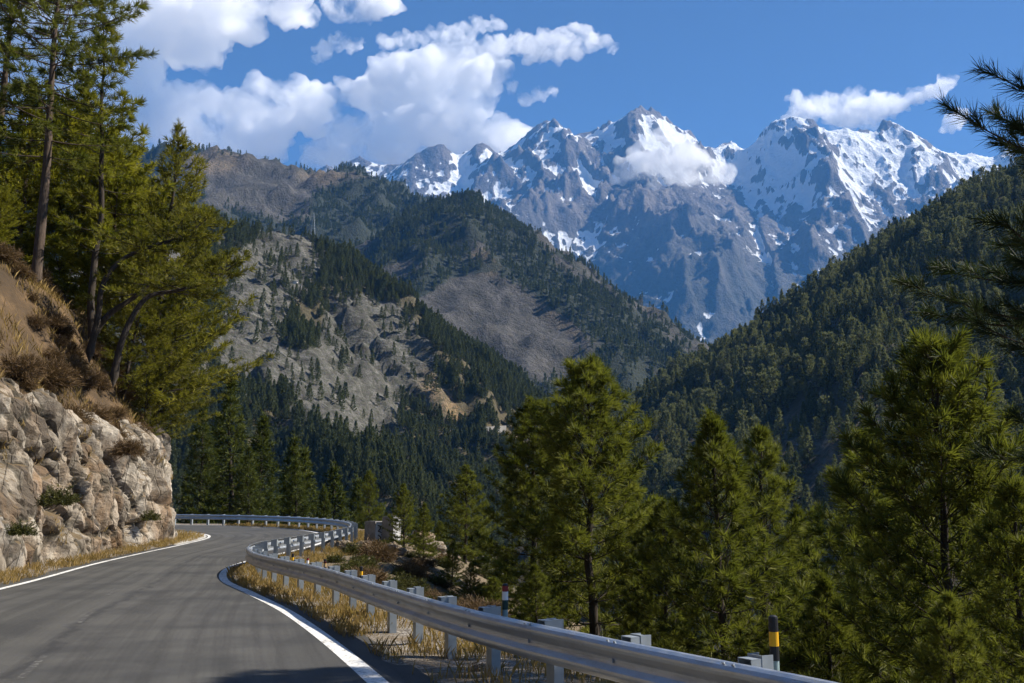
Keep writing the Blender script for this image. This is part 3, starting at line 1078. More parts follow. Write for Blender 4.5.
def m_right(h):
    n = fbm(h.gx / 60, h.gy / 60, 4, 201)
    f = 0.80 + 0.38 * n
    f = f - 0.45 * ell(h, 785, 440, 18, 34, 35) - 0.35 * ell(h, 845, 410, 40, 8, -38) - 0.6 * ell(h, 715, 400, 30, 10, -25) - 0.5 * ell(h, 820, 470, 18, 40, 20) - 0.5 * ell(h, 960, 400, 40, 14, -20)
    return {'forest': np.clip(f, 0, 1), 'ochre': 0 * f}


right = Hill('forested_hill', [dict(pts=PP([(1500, 86, 560), (1250, 106, 640), (1110, 131, 700), (1024, 176, 760), (975, 216, 800), (925, 271, 850), (880, 316, 900), (820, 387, 970), (760, 450, 1060), (700, 513, 1180), (640, 568, 1330), (600, 594, 1450)]), slope=0.65, r=20),
                               dict(pts=PP([(870, 327, 890), (862, 399, 700), (850, 475, 520), (835, 553, 400)]), slope=0.64, r=16),
                               dict(pts=PP([(1024, 178, 755), (1010, 286, 560), (980, 396, 420), (960, 478, 330)]), slope=0.64, r=16)],
             (-60, 900), (170, 1560), 5.0, M['rightground'], 12, 85, 30, 7, m_right)


def m_mid(h):
    n = fbm(h.gx / 150, h.gy / 150, 5, 301)
    f = 0.60 + 0.55 * n
    f = f + 0.8 * ell(h, 400, 222, 50, 40, -30) + 0.8 * ell(h, 360, 220, 40, 30) - 0.7 * ell(h, 250, 185, 60, 26, 12) - 0.3 * ell(h, 330, 178, 26, 10)
    och = 0.35 * ell(h, 330, 175, 30, 10) + 0.4 * ell(h, 215, 160, 30, 14)
    return {'forest': np.clip(f, 0, 1), 'ochre': np.clip(och, 0, 1)}


farl = Hill('far_hill', [dict(pts=PP([(-100, 120, 2300), (60, 150, 2400), (130, 150, 2450), (200, 153, 2500), (235, 158, 2520), (262, 166, 2540), (290, 173, 2550), (318, 174, 2540), (340, 170, 2540), (356, 173, 2560), (375, 188, 2600), (410, 198, 2680), (440, 207, 2750), (480, 235, 2850)]), slope=0.62, r=25),
                         dict(pts=PP([(345, 172, 2530), (350, 215, 2250), (370, 260, 2000), (400, 310, 1800)]), slope=0.66, r=25),
                         dict(pts=PP([(215, 156, 2500), (225, 200, 2200), (240, 250, 1950)]), slope=0.66, r=25)],
            (-2700, 300), (1350, 3000), 11.0, M['midground'], 13, 190, 85, 14, m_mid, sharp=(70, 260))


def m_spur(h):
    n = fbm(h.gx / 130, h.gy / 130, 5, 401)
    f = 0.42 + 0.5 * n
    f = f + 1.0 * ell(h, 430, 230, 46, 30, -30) + 1.0 * ell(h, 505, 236, 66, 15, 42) + 0.8 * ell(h, 600, 310, 80, 16, 34) + 0.6 * ell(h, 420, 285, 60, 12, -15) + 0.6 * ell(h, 590, 318, 70, 12, 33) + 0.5 * ell(h, 600, 375, 50, 22, 20)
    f = f - 0.9 * ell(h, 480, 320, 60, 36, 30) - 0.6 * ell(h, 545, 345, 70, 24, 34) - 0.6 * ell(h, 420, 258, 40, 10, -30) - 0.5 * ell(h, 570, 280, 40, 10, 42)
    och = 0.9 * ell(h, 486, 262, 14, 8, 45) + 0.35 * ell(h, 425, 250, 24, 10, -25) + 0.3 * ell(h, 560, 320, 30, 6, 40)
    return {'forest': np.clip(f, 0, 1), 'ochre': np.clip(och, 0, 1)}


spur = Hill('mid_hill', [dict(pts=PP([(380, 268, 1900), (410, 240, 1850), (440, 213, 1830), (462, 194, 1850), (485, 213, 1880), (520, 248, 1950), (560, 286, 2050), (600, 317, 2170), (640, 345, 2300), (690, 372, 2500), (740, 411, 2700)]), slope=0.75, r=18),
                         dict(pts=PP([(462, 196, 1845), (478, 236, 1740), (490, 263, 1690), (520, 298, 1700), (560, 336, 1740), (610, 365, 1820), (660, 396, 1920), (700, 436, 2000)]), slope=0.78, r=16),
                         dict(pts=PP([(490, 265, 1685), (505, 325, 1500), (530, 389, 1350)]), slope=0.82, r=16)],
            (-520, 900), (1150, 2900), 8.0, M['midground'], 14, 120, 38, 6, m_spur, sharp=(34, 170))


def m_snow(h):
    n = fbm(h.gx / 900, h.gy / 900, 4, 501)
    s = 0.35 * n + 0.45 * ell(h, 860, 150, 130, 50) + 0.35 * ell(h, 690, 145, 90, 34) + 0.2 * ell(h, 500, 180, 60, 50) - 0.35 * ell(h, 560, 180, 50, 40, 60) - 0.5 * ell(h, 620, 215, 90, 24) - 0.35 * ell(h, 410, 190, 60, 40)
    z = h.z
    def blur(a, k):
        for ax in (0, 1):
            c = np.cumsum(np.concatenate([np.repeat(np.take(a, [0], ax), k + 1, ax), a, np.repeat(np.take(a, [-1], ax), k, ax)], ax), ax)
            n_ = a.shape[ax]
            a = (np.take(c, np.arange(2 * k + 1, 2 * k + 1 + n_), ax) - np.take(c, np.arange(0, n_), ax)) / (2 * k + 1)
        return a
    conc = np.clip((blur(z, 3) - z) / 14.0, -1, 1) * 0.32 + np.clip((blur(z, 10) - z) / 60.0, -1, 1) * 0.65
    st = ridged(h.arc / 210 + 0.6 * fbm(h.gx.ravel() / 300, h.gy.ravel() / 300, 3, 77), h.dist / 1500, 4, 510, 0.6).reshape(z.shape)
    s = s + 1.7 * (st - 0.62)
    return {'snow': s + conc * 1.25 - 0.22 + 0.30 * ell(h, 430, 175, 60, 30)}


mount = Hill('mountain', [dict(pts=PP([(150, 200, 9300), (250, 190, 9200), (330, 170, 9000), (372, 162, 8900), (400, 161, 8800), (430, 145, 8800), (452, 153, 8850), (470, 151, 8850), (488, 143, 8800), (505, 153, 8850), (530, 138, 8850), (560, 120, 8800), (576, 132, 8850), (588, 124, 8850), (612, 122, 8900), (634, 115, 8900), (645, 124, 8950), (658, 114, 8950), (690, 127, 9000), (705, 140, 9050), (740, 150, 9100), (765, 150, 9000), (790, 134, 8900), (815, 121, 8800), (838, 128, 8800), (868, 124, 8800), (890, 134, 8850), (900, 124, 8900), (940, 134, 8900), (985, 148, 8900), (1040, 160, 8900), (1150, 190, 8900)]), slope=1.02, r=40, step=22),
                          dict(pts=PP([(560, 122, 8790), (540, 170, 8300), (520, 215, 7800), (520, 270, 7200)]), slope=1.02, r=40, step=22),
                          dict(pts=PP([(636, 116, 8890), (600, 170, 8300), (585, 215, 7700), (600, 270, 7000), (630, 330, 6300), (680, 400, 5700)]), slope=1.02, r=40, step=22),
                          dict(pts=PP([(690, 128, 8990), (690, 190, 8300), (700, 240, 7600), (740, 300, 6900), (800, 360, 6300)]), slope=1.0, r=40, step=22),
                          dict(pts=PP([(815, 122, 8790), (790, 180, 8200), (760, 225, 7600), (760, 280, 6900)]), slope=1.0, r=40, step=22),
                          dict(pts=PP([(868, 126, 8790), (870, 180, 8200), (860, 225, 7600), (870, 280, 7000)]), slope=1.0, r=40, step=22),
                          dict(pts=PP([(488, 152, 8790), (470, 190, 8400), (440, 230, 7900)]), slope=1.0, r=40, step=22),
                          dict(pts=PP([(430, 156, 8790), (405, 190, 8400), (380, 230, 7900)]), slope=1.0, r=40, step=22),
                          dict(pts=PP([(940, 136, 8890), (950, 190, 8300), (950, 240, 7800)]), slope=1.0, r=40, step=22)],
             (-4000, 5200), (5000, 9700), 14.0, M['snow'], 15, 700, 110, 18, m_snow, floor=-80, sharp=(460, 1500))


# ------------------------------------------------------------------ tree generator
def needles(C, D, n, length, width, spread, rng, along=0.9):
    """narrow blades fanned round twig points C with directions D"""
    k = len(C)
    C = np.repeat(C, n, 0); D = np.repeat(D, n, 0)
    r = rng.normal(size=C.shape)
    r -= (r * D).sum(1)[:, None] * D
    r /= np.linalg.norm(r, axis=1)[:, None] + 1e-9
    A = rng.uniform(R(12), spread, len(C))[:, None]
    d = D * np.cos(A) + r * np.sin(A)
    L = (length * rng.uniform(0.65, 1.15, len(C)))[:, None]
    o = C + D * (rng.uniform(-along, along * 0.3, len(C))[:, None] * L)
    s = np.cross(d, rng.normal(size=C.shape)); s /= np.linalg.norm(s, axis=1)[:, None] + 1e-9
    w = width * 0.5
    v = np.stack([o - s * w * 0.6, o + s * w * 0.6, o + d * L * 0.6 + s * w, o + d * L], 1)
    tint = np.repeat(np.clip(rng.normal(0.45, 0.30, k), 0, 1), n)
    tint = np.clip(tint + rng.normal(0, 0.1, len(C)), 0, 1)
    return v.reshape(-1, 3), np.repeat(tint, 4)


def make_tree(name, seed, H=9.0, R0=2.2, cb=0.12, whorl=0.42, per=5, trunk_r=0.14, path=None, elev=(-8, 50), twig=0.55, tuft=0.17, tw=0.016, nn=13, spread=R(70),
              prof='pine', bare=0.25, mats=('pine', 'bark'), upcurve=0.35, droop=0.0, dens=1.0, sides=None, bsides=4, side_bias=None, flat=1.0, along=0.9):
    rng = np.random.default_rng(seed)
    if path is None:
        k = 14
        tz = np.linspace(0, 1, k)
        sway = np.cumsum(rng.normal(0, 0.02, (k, 2)), axis=0) * H * 0.22
        sway -= sway[0]
        path = np.concatenate([sway, (tz * H)[:, None]], 1)
    path = catmull(path, H / 40)
    s = np.concatenate([[0], np.cumsum(np.linalg.norm(np.diff(path, axis=0), axis=1))]); Ls = s[-1]
    trad = trunk_r * (1 - s / Ls) ** 0.8 + 0.012
    trad[:3] *= np.array([1.3, 1.15, 1.05])
    tr = MB(); tr.tube(np.concatenate([path[:1] - [[0, 0, 0.5]], path]), np.concatenate([trad[:1], trad]), sides or 8)
    trunk_me = tr.mesh(name + '_trunk', [M[mats[1]]], True)
    wood = MB(); C = []; D = []
    a = cb * Ls
    az0 = rng.uniform(0, 6.28)
    while a < Ls * 0.985:
        f = (a / Ls - cb) / (1 - cb)
        if prof == 'pine':
            pr_ = (min(1, 0.55 + f * 2.2)) * (1 - f) ** 0.85
        elif prof == 'broad':
            pr_ = min(1, 0.5 + f * 1.8) * (1 - f) ** 0.6
        elif prof == 'cone':
            pr_ = (1 - f) ** 0.95 * min(1, 0.75 + f * 3)
        elif prof == 'round':
            pr_ = math.sqrt(max(0.02, 1 - (2 * f - 0.85) ** 2 / 1.35))
        else:
            pr_ = (1 - f) ** 0.6
        nb = max(2, int(round(per * rng.uniform(0.7, 1.2))))
        base = np.array([np.interp(a, s, path[:, q]) for q in range(3)])
        tdir = np.array([np.interp(min(a + .3, Ls), s, path[:, q]) for q in range(3)]) - np.array([np.interp(a - .3, s, path[:, q]) for q in range(3)])
        tdir /= np.linalg.norm(tdir) + 1e-9
        az0 += 0.7
        for b in range(nb):
            az = az0 + b * 2 * math.pi / nb + rng.normal(0, 0.3)
            L = R0 * pr_ * rng.uniform(0.62, 1.12)
            if side_bias is not None:
                L *= 1 + side_bias[2] * math.cos(az - math.atan2(side_bias[1], side_bias[0]))
            L = max(L, 0.10)
            el = R(elev[0] + (elev[1] - elev[0]) * f ** 1.3) + rng.normal(0, 0.12)
            d = np.array([math.cos(az) * math.cos(el), math.sin(az) * math.cos(el), math.sin(el)])
            m = 7
            tq = np.linspace(0, 1, m)
            bend = upcurve * (tq ** 2) - droop * np.sin(tq * math.pi) 
            side = np.array([-math.sin(az), math.cos(az), 0]) * rng.normal(0, 0.12)
            pts = base + d * (tq * L)[:, None] + np.array([0, 0, 1]) * (bend * L)[:, None] + side * (tq ** 2 * L)[:, None]
            if dens >= 0.35:
                wood.tube(pts, np.linspace(max(0.012, trunk_r * 0.13 * (0.4 + L / R0)), 0.006, m), bsides, False)
            # tuft points on side twigs
            nt_ = max(1, int(L * (1 - bare) / 0.16 * dens))
            for q in range(nt_):
                u = bare + (1 - bare) * (q + rng.uniform(0, 1)) / nt_
                pb = np.array([np.interp(u, tq, pts[:, z]) for z in range(3)])
                td = pts[min(m - 1, int(u * (m - 1)) + 1)] - pts[min(m - 2, int(u * (m - 1)))]
                td = td / (np.linalg.norm(td) + 1e-9)
                sg = 1 if q % 2 else -1
                pv = np.cross(td, [0, 0, 1]) * sg
                tl = twig * (1.05 - u * 0.75) * rng.uniform(0.5, 1.1) * min(1, L / (0.5 * R0) + 0.25)
                dd = td * 0.7 + pv * rng.uniform(0.5, 0.95) + np.array([0, 0, 1]) * rng.uniform(-0.1, 0.5) * flat
                dd /= np.linalg.norm(dd)
                ntu = max(1, int(round(tl / (tuft * 0.95))))
                for w_ in range(ntu):
                    C.append(pb + dd * tl * (w_ + 1) / ntu); D.append(dd)
                if dens >= 0.6 and tl > 0.2:
                    wood.tube([pb, pb + dd * tl], [0.007, 0.004], 3, False)
            C.append(pts[-1]); D.append((pts[-1] - pts[-2]) / (np.linalg.norm(pts[-1] - pts[-2]) + 1e-9))
        a += whorl * rng.uniform(0.75, 1.25) * (1 - 0.45 * f)
    for q in range(3):
        C.append(path[-1] - np.array([0, 0, q * tuft * 0.5])); D.append(np.array([0, 0, 1.0]))
    v, tint = needles(np.array(C), np.array(D), nn, tuft, tw, spread, rng, along)
    nv = len(v)
    quads = np.arange(nv).reshape(-1, 4)
    fs = [quads]; mi = [np.zeros(len(quads), int)]
    if wood.v:
        wv = np.concatenate(wood.v); wf = np.concatenate(wood.f4) + nv
        v = np.concatenate([v, wv]); tint = np.concatenate([tint, np.zeros(len(wv))]); fs.append(wf); mi.append(np.ones(len(wf), int))
    crown_me = mesh_np(name + '_crown', v, [np.concatenate(fs)], [M[mats[0]], M[mats[1]]], np.concatenate(mi), False, {'tint': tint})
    return trunk_me, crown_me, H


def plant(name, tree, x, y, z, H, rotz, label, cat, group=None, sxy=1.0, lean=(0, 0)):
    e = bpy.data.objects.new(name, None); COL.objects.link(e)
    s = H / tree[2]
    e.location = (x, y, z - 0.1); e.rotation_euler = (lean[0], lean[1], rotz); e.scale = (s * sxy, s * sxy, s)
    tag(e, label, cat, group)
    link('trunk', tree[0], e); link('crown', tree[1], e)
    return e


PINE = [make_tree('pine%d' % k, 100 + k, 9.0, 2.9 + 0.25 * (k % 3), 0.05 + 0.03 * (k % 2), 0.54, 7, 0.12, mats=('pine', 'bark_dark'), tuft=0.28, tw=0.024, nn=34, twig=0.66, dens=1.12, bare=0.2, flat=0.5, along=0.35, elev=(-8, 50), spread=R(72), prof=('broad', 'pine', 'pine', 'cone')[k]) for k in range(4)]
SPRUCE = [make_tree('spruce%d' % k, 160 + k, 14.0, 2.9, 0.06, 0.42, 6, 0.2, elev=(-18, 30), twig=0.8, tuft=0.36, tw=0.08, nn=10, prof='cone', mats=('spruce', 'bark_dark'), upcurve=0.12, droop=0.12, dens=0.85) for k in range(3)]

# foreground pines below the road: (trunk px, top py, distance, variant, crown widening, label)
FG = [
    (590, 366, 33, 0, 1.15, 'tallest broad pine at the picture centre, its tip against the far hills'),
    (534, 402, 36, 0, 1.05, 'dense pine just left of the tallest central pine'),
    (466, 464, 46, 2, 1.05, 'slender dark pine standing alone left of the central pair'),
    (719, 410, 25, 3, 1.05, 'bushy bright green pine right of centre, above the bare stretch of rail'),
    (756, 428, 44, 1, 1.0, 'grey-green pine half hidden behind the bushy bright pine'),
    (929, 344, 21, 0, 0.98, 'large bright pine with a sunlit tip before the dark forested hill'),
    (858, 432, 30, 2, 0.95, 'shaded pine left of the large bright right-hand pine'),
    (1012, 470, 17, 3, 1.0, 'dark low pine in the bottom right corner'),
    (405, 482, 42, 2, 0.85, 'small thin pine growing beside the whitewashed blocks'),
    (668, 505, 30, 0, 1.0, 'low dark pine between the central pair and the bushy bright pine'),
    (798, 505, 48, 3, 0.95, 'small pine seen through the gap right of the bushy pine'),
    (440, 520, 55, 0, 0.9, 'short pine between the thin pine and the slender dark pine'),
    (505, 545, 40, 3, 1.0, 'young pine behind the red and white delineator'),
    (625, 470, 46, 2, 1.1, 'pine behind the tallest central pine, showing at its right edge'),
    (890, 500, 26, 1, 1.0, 'mid-height pine under the large bright right-hand pine'),
    (975, 440, 33, 2, 1.0, 'dull green pine between the large bright pine and the picture edge'),
    (565, 520, 50, 1, 1.1, 'pine filling the gap low between the central pair'),
    (830, 570, 24, 3, 1.1, 'low bushy pine right of the black and yellow delineator'),
    (640, 560, 36, 3, 1.1, 'low pine in shade beneath the tallest central pine'),
    (425, 500, 38, 3, 0.8, 'young pine on the bank right of the small thin pine'),
    (388, 512, 52, 0, 0.8, 'young pine just behind the whitewashed blocks'),
    (452, 540, 34, 1, 0.9, 'young pine low on the bank left of the slender dark pine'),
    (470, 560, 33, 2, 1.0, 'young pine low behind the rail, left of the red and white delineator'),
    (440, 566, 31, 0, 1.0, 'young pine low behind the rail, below the slender dark pine'),
    (535, 560, 27, 3, 1.0, 'young pine behind the rail, right of the red and white delineator'),
    (418, 556, 37, 1, 1.0, 'young pine on the bank between the small thin pine and the pale outcrop'),
    (456, 546, 37, 3, 1.0, 'young pine just left of the foot of the slender dark pine'),
    (494, 575, 26, 0, 1.0, 'young pine close behind the rail next to the red and white delineator'),
    (480, 520, 62, 1, 1.2, 'pine behind the slender dark pine, lower on the slope'),
    (370, 470, 72, 1, 0.9, 'brownish pine behind the whitewashed blocks'),
    (950, 590, 15.5, 2, 0.9, 'low dark pine before the large bright right-hand pine'),
]
for (px, py, Y, v, wd, lab) in FG:
    top = P(px, py, Y)
    zb = gz1(top[0], top[1])
    H = top[2] - zb
    if H < 1.3:
        continue
    ref = max(H, 5.0)
    plant('pine_tree', PINE[v], top[0], top[1], zb, H, random.uniform(0, 6.28), lab, 'pine tree', 'pines below the road', sxy=wd * (1.0 if H > 6 else 1.3 if H < 4 else 1.12))

# spruces beyond the far bend
SPR = [(235, 374, 88, 0, 1.1, 'tallest dark spruce behind the far guardrail'),
       (205, 400, 84, 1, 1.0, 'dark spruce next to the cliff corner beyond the bend'),
       (262, 412, 92, 2, 1.1, 'spruce just right of the tallest one beyond the bend'),
       (288, 436, 96, 0, 1.0, 'mid-size spruce in the middle of the row beyond the bend'),
       (312, 448, 102, 1, 1.0, 'spruce right of the middle of the row beyond the bend'),
       (337, 462, 108, 2, 1.0, 'small spruce near the right end of the row beyond the bend'),
       (352, 478, 112, 0, 0.9, 'smallest spruce at the right end of the row above the rail corner'),
       (222, 420, 100, 2, 1.0, 'spruce in the second rank behind the tallest one'),
       (300, 458, 86, 1, 1.1, 'spruce standing in front of the row, close to the far rail'),
       (250, 445, 84, 0, 1.1, 'broad low spruce close to the far rail'),
       (325, 484, 90, 2, 1.0, 'low spruce close to the right part of the far rail')]
for (px, py, Y, v, wd, lab) in SPR:
    top = P(px, py, Y); zb = gz1(top[0], top[1])
    plant('spruce_tree', SPRUCE[v], top[0], top[1], zb, top[2] - zb, random.uniform(0, 6.28), lab, 'spruce tree', 'spruces beyond the bend', sxy=wd)

# near pine whose branches enter at the right edge
nearp = make_tree('nearpine', 211, 13.6, 3.9, 0.42, 0.42, 5, 0.17, twig=0.8, tuft=0.27, tw=0.013, nn=70, spread=R(62), mats=('pine_dark', 'bark_dark'), upcurve=0.30, elev=(-12, 42), dens=0.8, bare=0.28, bsides=6)
plant('pine_tree', nearp, 8.2, 12.2, gz1(8.2, 12.2), 13.6, 0.35, 'close dark pine whose long-needled branches hang in at the right edge', 'pine tree', 'pines below the road')

# ------------------------------------------------------------------ trees on the left slope
def left_tree(px, Y, tree, toppy, lab, rot=None, sxy=1.0, cat='pine tree', nm='pine_tree', lean=0.0):
    b = P(px, 300, Y)
    zb = sz1(b[0], b[1])
    t = P(px, toppy, Y)
    H = t[2] - zb
    return plant(nm, tree, b[0], b[1], zb, H, random.uniform(0, 6.28) if rot is None else rot, lab, cat, 'pines on the left slope', sxy, lean=(0, lean))


tall = make_tree('tallpine', 301, 17.5, 4.0, 0.36, 0.75, 5, 0.24, mats=('pine', 'bark'), dens=0.8, twig=0.9, tuft=0.40, tw=0.04, nn=30, along=0.4, elev=(-14, 35), bare=0.35, flat=0.5, prof='round', upcurve=0.2, path=np.array([(0, 0, 0), (0.1, 0, 6), (0.05, 0.1, 12), (0.2, 0, 17.5)]))
tall2 = make_tree('tallpine2', 302, 15.0, 3.3, 0.30, 0.95, 4, 0.16, mats=('pine_yellow', 'bark_dark'), dens=0.8, twig=0.85, tuft=0.38, tw=0.04, nn=30, along=0.4, elev=(-8, 45), bare=0.3, flat=0.6)
young = make_tree('youngpine', 303, 9.0, 2.9, 0.16, 0.42, 5, 0.12, mats=('pine_yellow', 'bark'), dens=1.2, twig=0.75, tuft=0.26, tw=0.045, nn=16, prof='round', elev=(-5, 55), bare=0.15)
young2 = make_tree('youngpine2', 304, 9.0, 2.5, 0.10, 0.40, 5, 0.12, mats=('pine_yellow', 'bark'), dens=1.2, twig=0.75, tuft=0.26, tw=0.045, nn=16, bare=0.15)
cedar = make_tree('cedar', 305, 13.0, 4.4, 0.08, 0.58, 5, 0.13, mats=('cedar', 'bark_dark'), dens=1.0, flat=0.5, twig=0.85, tuft=0.27, tw=0.042, nn=15, elev=(5, 50), prof='cone', upcurve=0.28, side_bias=(1, -0.2, 0.22))

left_tree(34, 45, tall, -75, 'tall pine with a long bare reddish trunk near the left edge')
left_tree(96, 47, tall2, 18, 'pine with upswept branches between the tall pine and the feathery conifer')
left_tree(-14, 50, tall, -70, 'tall pine cut by the left edge')
left_tree(62, 53, young, 120, 'bright yellow-green young pine just right of the tall bare trunk', sxy=1.3)
left_tree(15, 50, young2, 95, 'yellow-green young pine just left of the tall bare trunk', sxy=1.2)
left_tree(105, 52, young, 170, 'round yellow-green pine behind the leaning trunks', sxy=1.25)
left_tree(-10, 40, young, 190, 'low yellow-green pine cut by the left edge', sxy=1.1)
left_tree(152, 51, cedar, 122, 'feathery yellow-green conifer with a pointed tip above the cliff corner', rot=0, lean=0.05, cat='conifer', nm='conifer_tree')
left_tree(157, 52, cedar, 215, 'feathery conifer right of the pointed one, leaning out over the road', rot=0.5, lean=0.16, cat='conifer', nm='conifer_tree', sxy=1.0)
left_tree(128, 48, cedar, 235, 'low feathery conifer left of the pointed one', rot=0.2, sxy=1.1, lean=0.1, cat='conifer', nm='conifer_tree')
left_tree(158, 53, cedar, 300, 'olive conifer at the outer edge of the clump above the cliff corner', rot=1.0, sxy=0.95, lean=0.18, cat='conifer', nm='conifer_tree')
left_tree(152, 49.5, cedar, 345, 'low olive conifer on top of the cliff corner', rot=2.0, sxy=0.95, lean=0.12, cat='conifer', nm='conifer_tree')

# two leaning trees with curved dark trunks
def lean_tree(px, py, Y, pts_px, lab, seed):
    base = P(px, py, Y)
    pth = [np.array([0, 0, 0.0])]
    for (qx, qy, dy) in pts_px:
        q = P(qx, qy, Y + dy)
        pth.append(q - base)
    tr = make_tree('leaning', seed, 8.0, 2.6, 0.58, 0.5, 4, 0.14, path=np.array(pth), mats=('cedar', 'bark_dark'), dens=1.1, twig=0.8, tuft=0.28, tw=0.042, nn=15, prof='flat', elev=(0, 30), upcurve=0.15)
    e = bpy.data.objects.new('leaning_tree', None); COL.objects.link(e); e.location = base
    tag(e, lab, 'leaning tree', 'leaning trees on the left slope')
    link('trunk', tr[0], e); link('crown', tr[1], e)


lean_tree(90, 352, 42, [(98, 318, 0), (103, 284, 0.2), (122, 260, 0.6), (150, 247, 1.0), (185, 235, 1.5), (212, 215, 2.0)], 'left one of two leaning trees, its dark trunk bowed over to the right', 311)
lean_tree(114, 376, 41, [(121, 344, 0), (134, 314, 0.2), (150, 296, 0.5), (180, 290, 1.0), (212, 280, 1.5), (238, 262, 2.2)], 'right one of two leaning trees, its trunk forking low over the cliff', 312)
lean_tree(98, 326, 42.3, [(112, 312, 0), (130, 300, 0.3), (146, 288, 0.6), (165, 268, 1)], 'short leaning tree between the two bowed trunks', 313)


# ------------------------------------------------------------------ bushes
def make_bush(name, seed, mat, r=0.9, n=260, nn=7, l=0.22, w=0.02):
    rng = np.random.default_rng(seed)
    d = rng.normal(size=(n, 3)); d[:, 2] = np.abs(d[:, 2]) * 0.9; d /= np.linalg.norm(d, axis=1)[:, None]
    rad = r * rng.uniform(0.25, 1, n) ** 0.6 * (0.75 + 0.5 * fbm(d[:, 0] * 1.7 + 5, d[:, 1] * 1.7 + d[:, 2], 2, seed))
    C = d * rad[:, None]
    v, tint = needles(C, d, nn, l, w, R(80), rng)
    b = MB()
    for k in range(0, n, 5):
        b.tube([(0, 0, 0), C[k] * 0.5 + np.array([0, 0, .1]), C[k]], [0.02, 0.012, 0.005], 3, False)
    nv = len(v)
    wv = np.concatenate(b.v); wf = np.concatenate(b.f4) + nv
    q = np.arange(nv).reshape(-1, 4)
    return mesh_np(name, np.concatenate([v, wv]), [np.concatenate([q, wf])], [M[mat], M['bark_dark']], np.concatenate([np.zeros(len(q), int), np.ones(len(wf), int)]), False, {'tint': np.concatenate([tint, np.zeros(len(wv))])})


BB = [make_bush('brownbush%d' % k, 401 + k, 'bush_brown', n=480) for k in range(2)]
BG = [make_bush('greenbush%d' % k, 411 + k, 'bush_green', n=320, l=0.16, w=0.035) for k in range(2)]


def bush(px, py, Y, kind, size, lab, ground='slope', grp=None):
    p = P(px, py, Y)
    z = sz1(p[0], p[1]) if ground == 'slope' else gz1(p[0], p[1]) if ground == 'ground' else p[2]
    o = link('bush', (BB if kind == 'b' else BG)[random.randrange(2)], None, (p[0], p[1], z), random.uniform(0, 6.28), size)
    o.scale = (size, size, size * random.uniform(0.75, 1.0))
    tag(o, lab, 'bush', grp)


bush(52, 305, 38, 'b', 1.7, 'large bare brown bush below the tall bare trunk')
bush(20, 320, 34, 'b', 1.3, 'brown bush near the left edge above the ochre soil')
bush(75, 330, 38, 'b', 1.2, 'brown bush left of the leaning trunks')
bush(25, 372, 30, 'b', 0.9, 'small brown bush above the smooth rock slabs')
bush(70, 375, 36, 'b', 1.1, 'brown bush on the cliff top under the left leaning trunk')
bush(110, 398, 40, 'b', 1.0, 'brown bush on the cliff top under the right leaning trunk')
bush(150, 412, 45, 'b', 1.0, 'brown bush on the cliff top near the corner')
bush(8, 345, 28, 'b', 1.0, 'brown bush at the left edge above the rock')
rb = random.Random(44)
NB = ['under the tall bare trunk', 'beside the ochre bare soil', 'above the smooth rock slabs', 'on the brow of the cliff', 'between the leaning trunks and the large bare bush', 'high on the slope at the left edge']
cbi = np.flatnonzero((cbr[:, 1] > 18) & (cbr[:, 1] < 52) & (cbr[:, 0] > -19))
for k in range(125):
    j = cbi[int(len(cbi) * rb.random() ** 0.8)] if k % 5 else cbi[rb.randrange(len(cbi))]
    dq = 1.7 + 7.0 * rb.random() ** (1.3 if k < 85 else 0.8)
    if k >= 85: j = cbi[int(len(cbi) * 0.5 * rb.random())]
    q = cbr[j] + inn[j] * dq
    o = link('bush', BB[k % 2], None, (q[0], q[1], sz1(q[0], q[1]) - 0.1), rb.uniform(0, 6.28))
    sz_ = rb.uniform(0.45, 1.25); o.scale = (sz_, sz_, sz_ * rb.uniform(0.7, 1.1))
    tag(o, 'low dry brown bush on the soil slope above the cliff', 'bush', 'dry bushes on the slope above the cliff')
for k in range(75):
    Y = rb.uniform(15, 46); px = 512 + (np.interp(Y, [15, 20, 27, 36, 45], [-0.6, -2.6, -5.2, -5.6, -6.0]) + rb.uniform(0.4, 5.5)) / Y * 1000
    bush(px, 560, Y, rb.choice('bgg'), rb.uniform(0.3, 0.75), 'low scrubby bush on the bank behind the inner bend of the rail', 'ground', 'scrub on the bank behind the rail')
bush(58, 505, 26.5, 'g', 0.75, 'green bush in the cleft at the foot of the cliff', 'px')
bush(20, 535, 23.5, 'g', 0.5, 'small green bush at the cliff foot by the left edge', 'px')
bush(150, 520, 43, 'g', 0.6, 'small green bush low on the cliff near the corner', 'px')
bush(128, 455, 36.5, 'b', 0.9, 'brown bush in the gully of the cliff', 'px')
bush(378, 572, 34, 'b', 1.0, 'grey-brown bush on the bank below the whitewashed blocks', 'ground')
bush(352, 556, 37, 'g', 0.7, 'green bush on the bank just behind the rail posts', 'ground')
bush(410, 590, 32, 'b', 0.9, 'brown bush at the foot of the small thin pine', 'ground')
bush(335, 560, 33, 'g', 0.5, 'low green bush on the bank behind the delineators', 'ground')

# ------------------------------------------------------------------ dry grass
rng = np.random.default_rng(5)


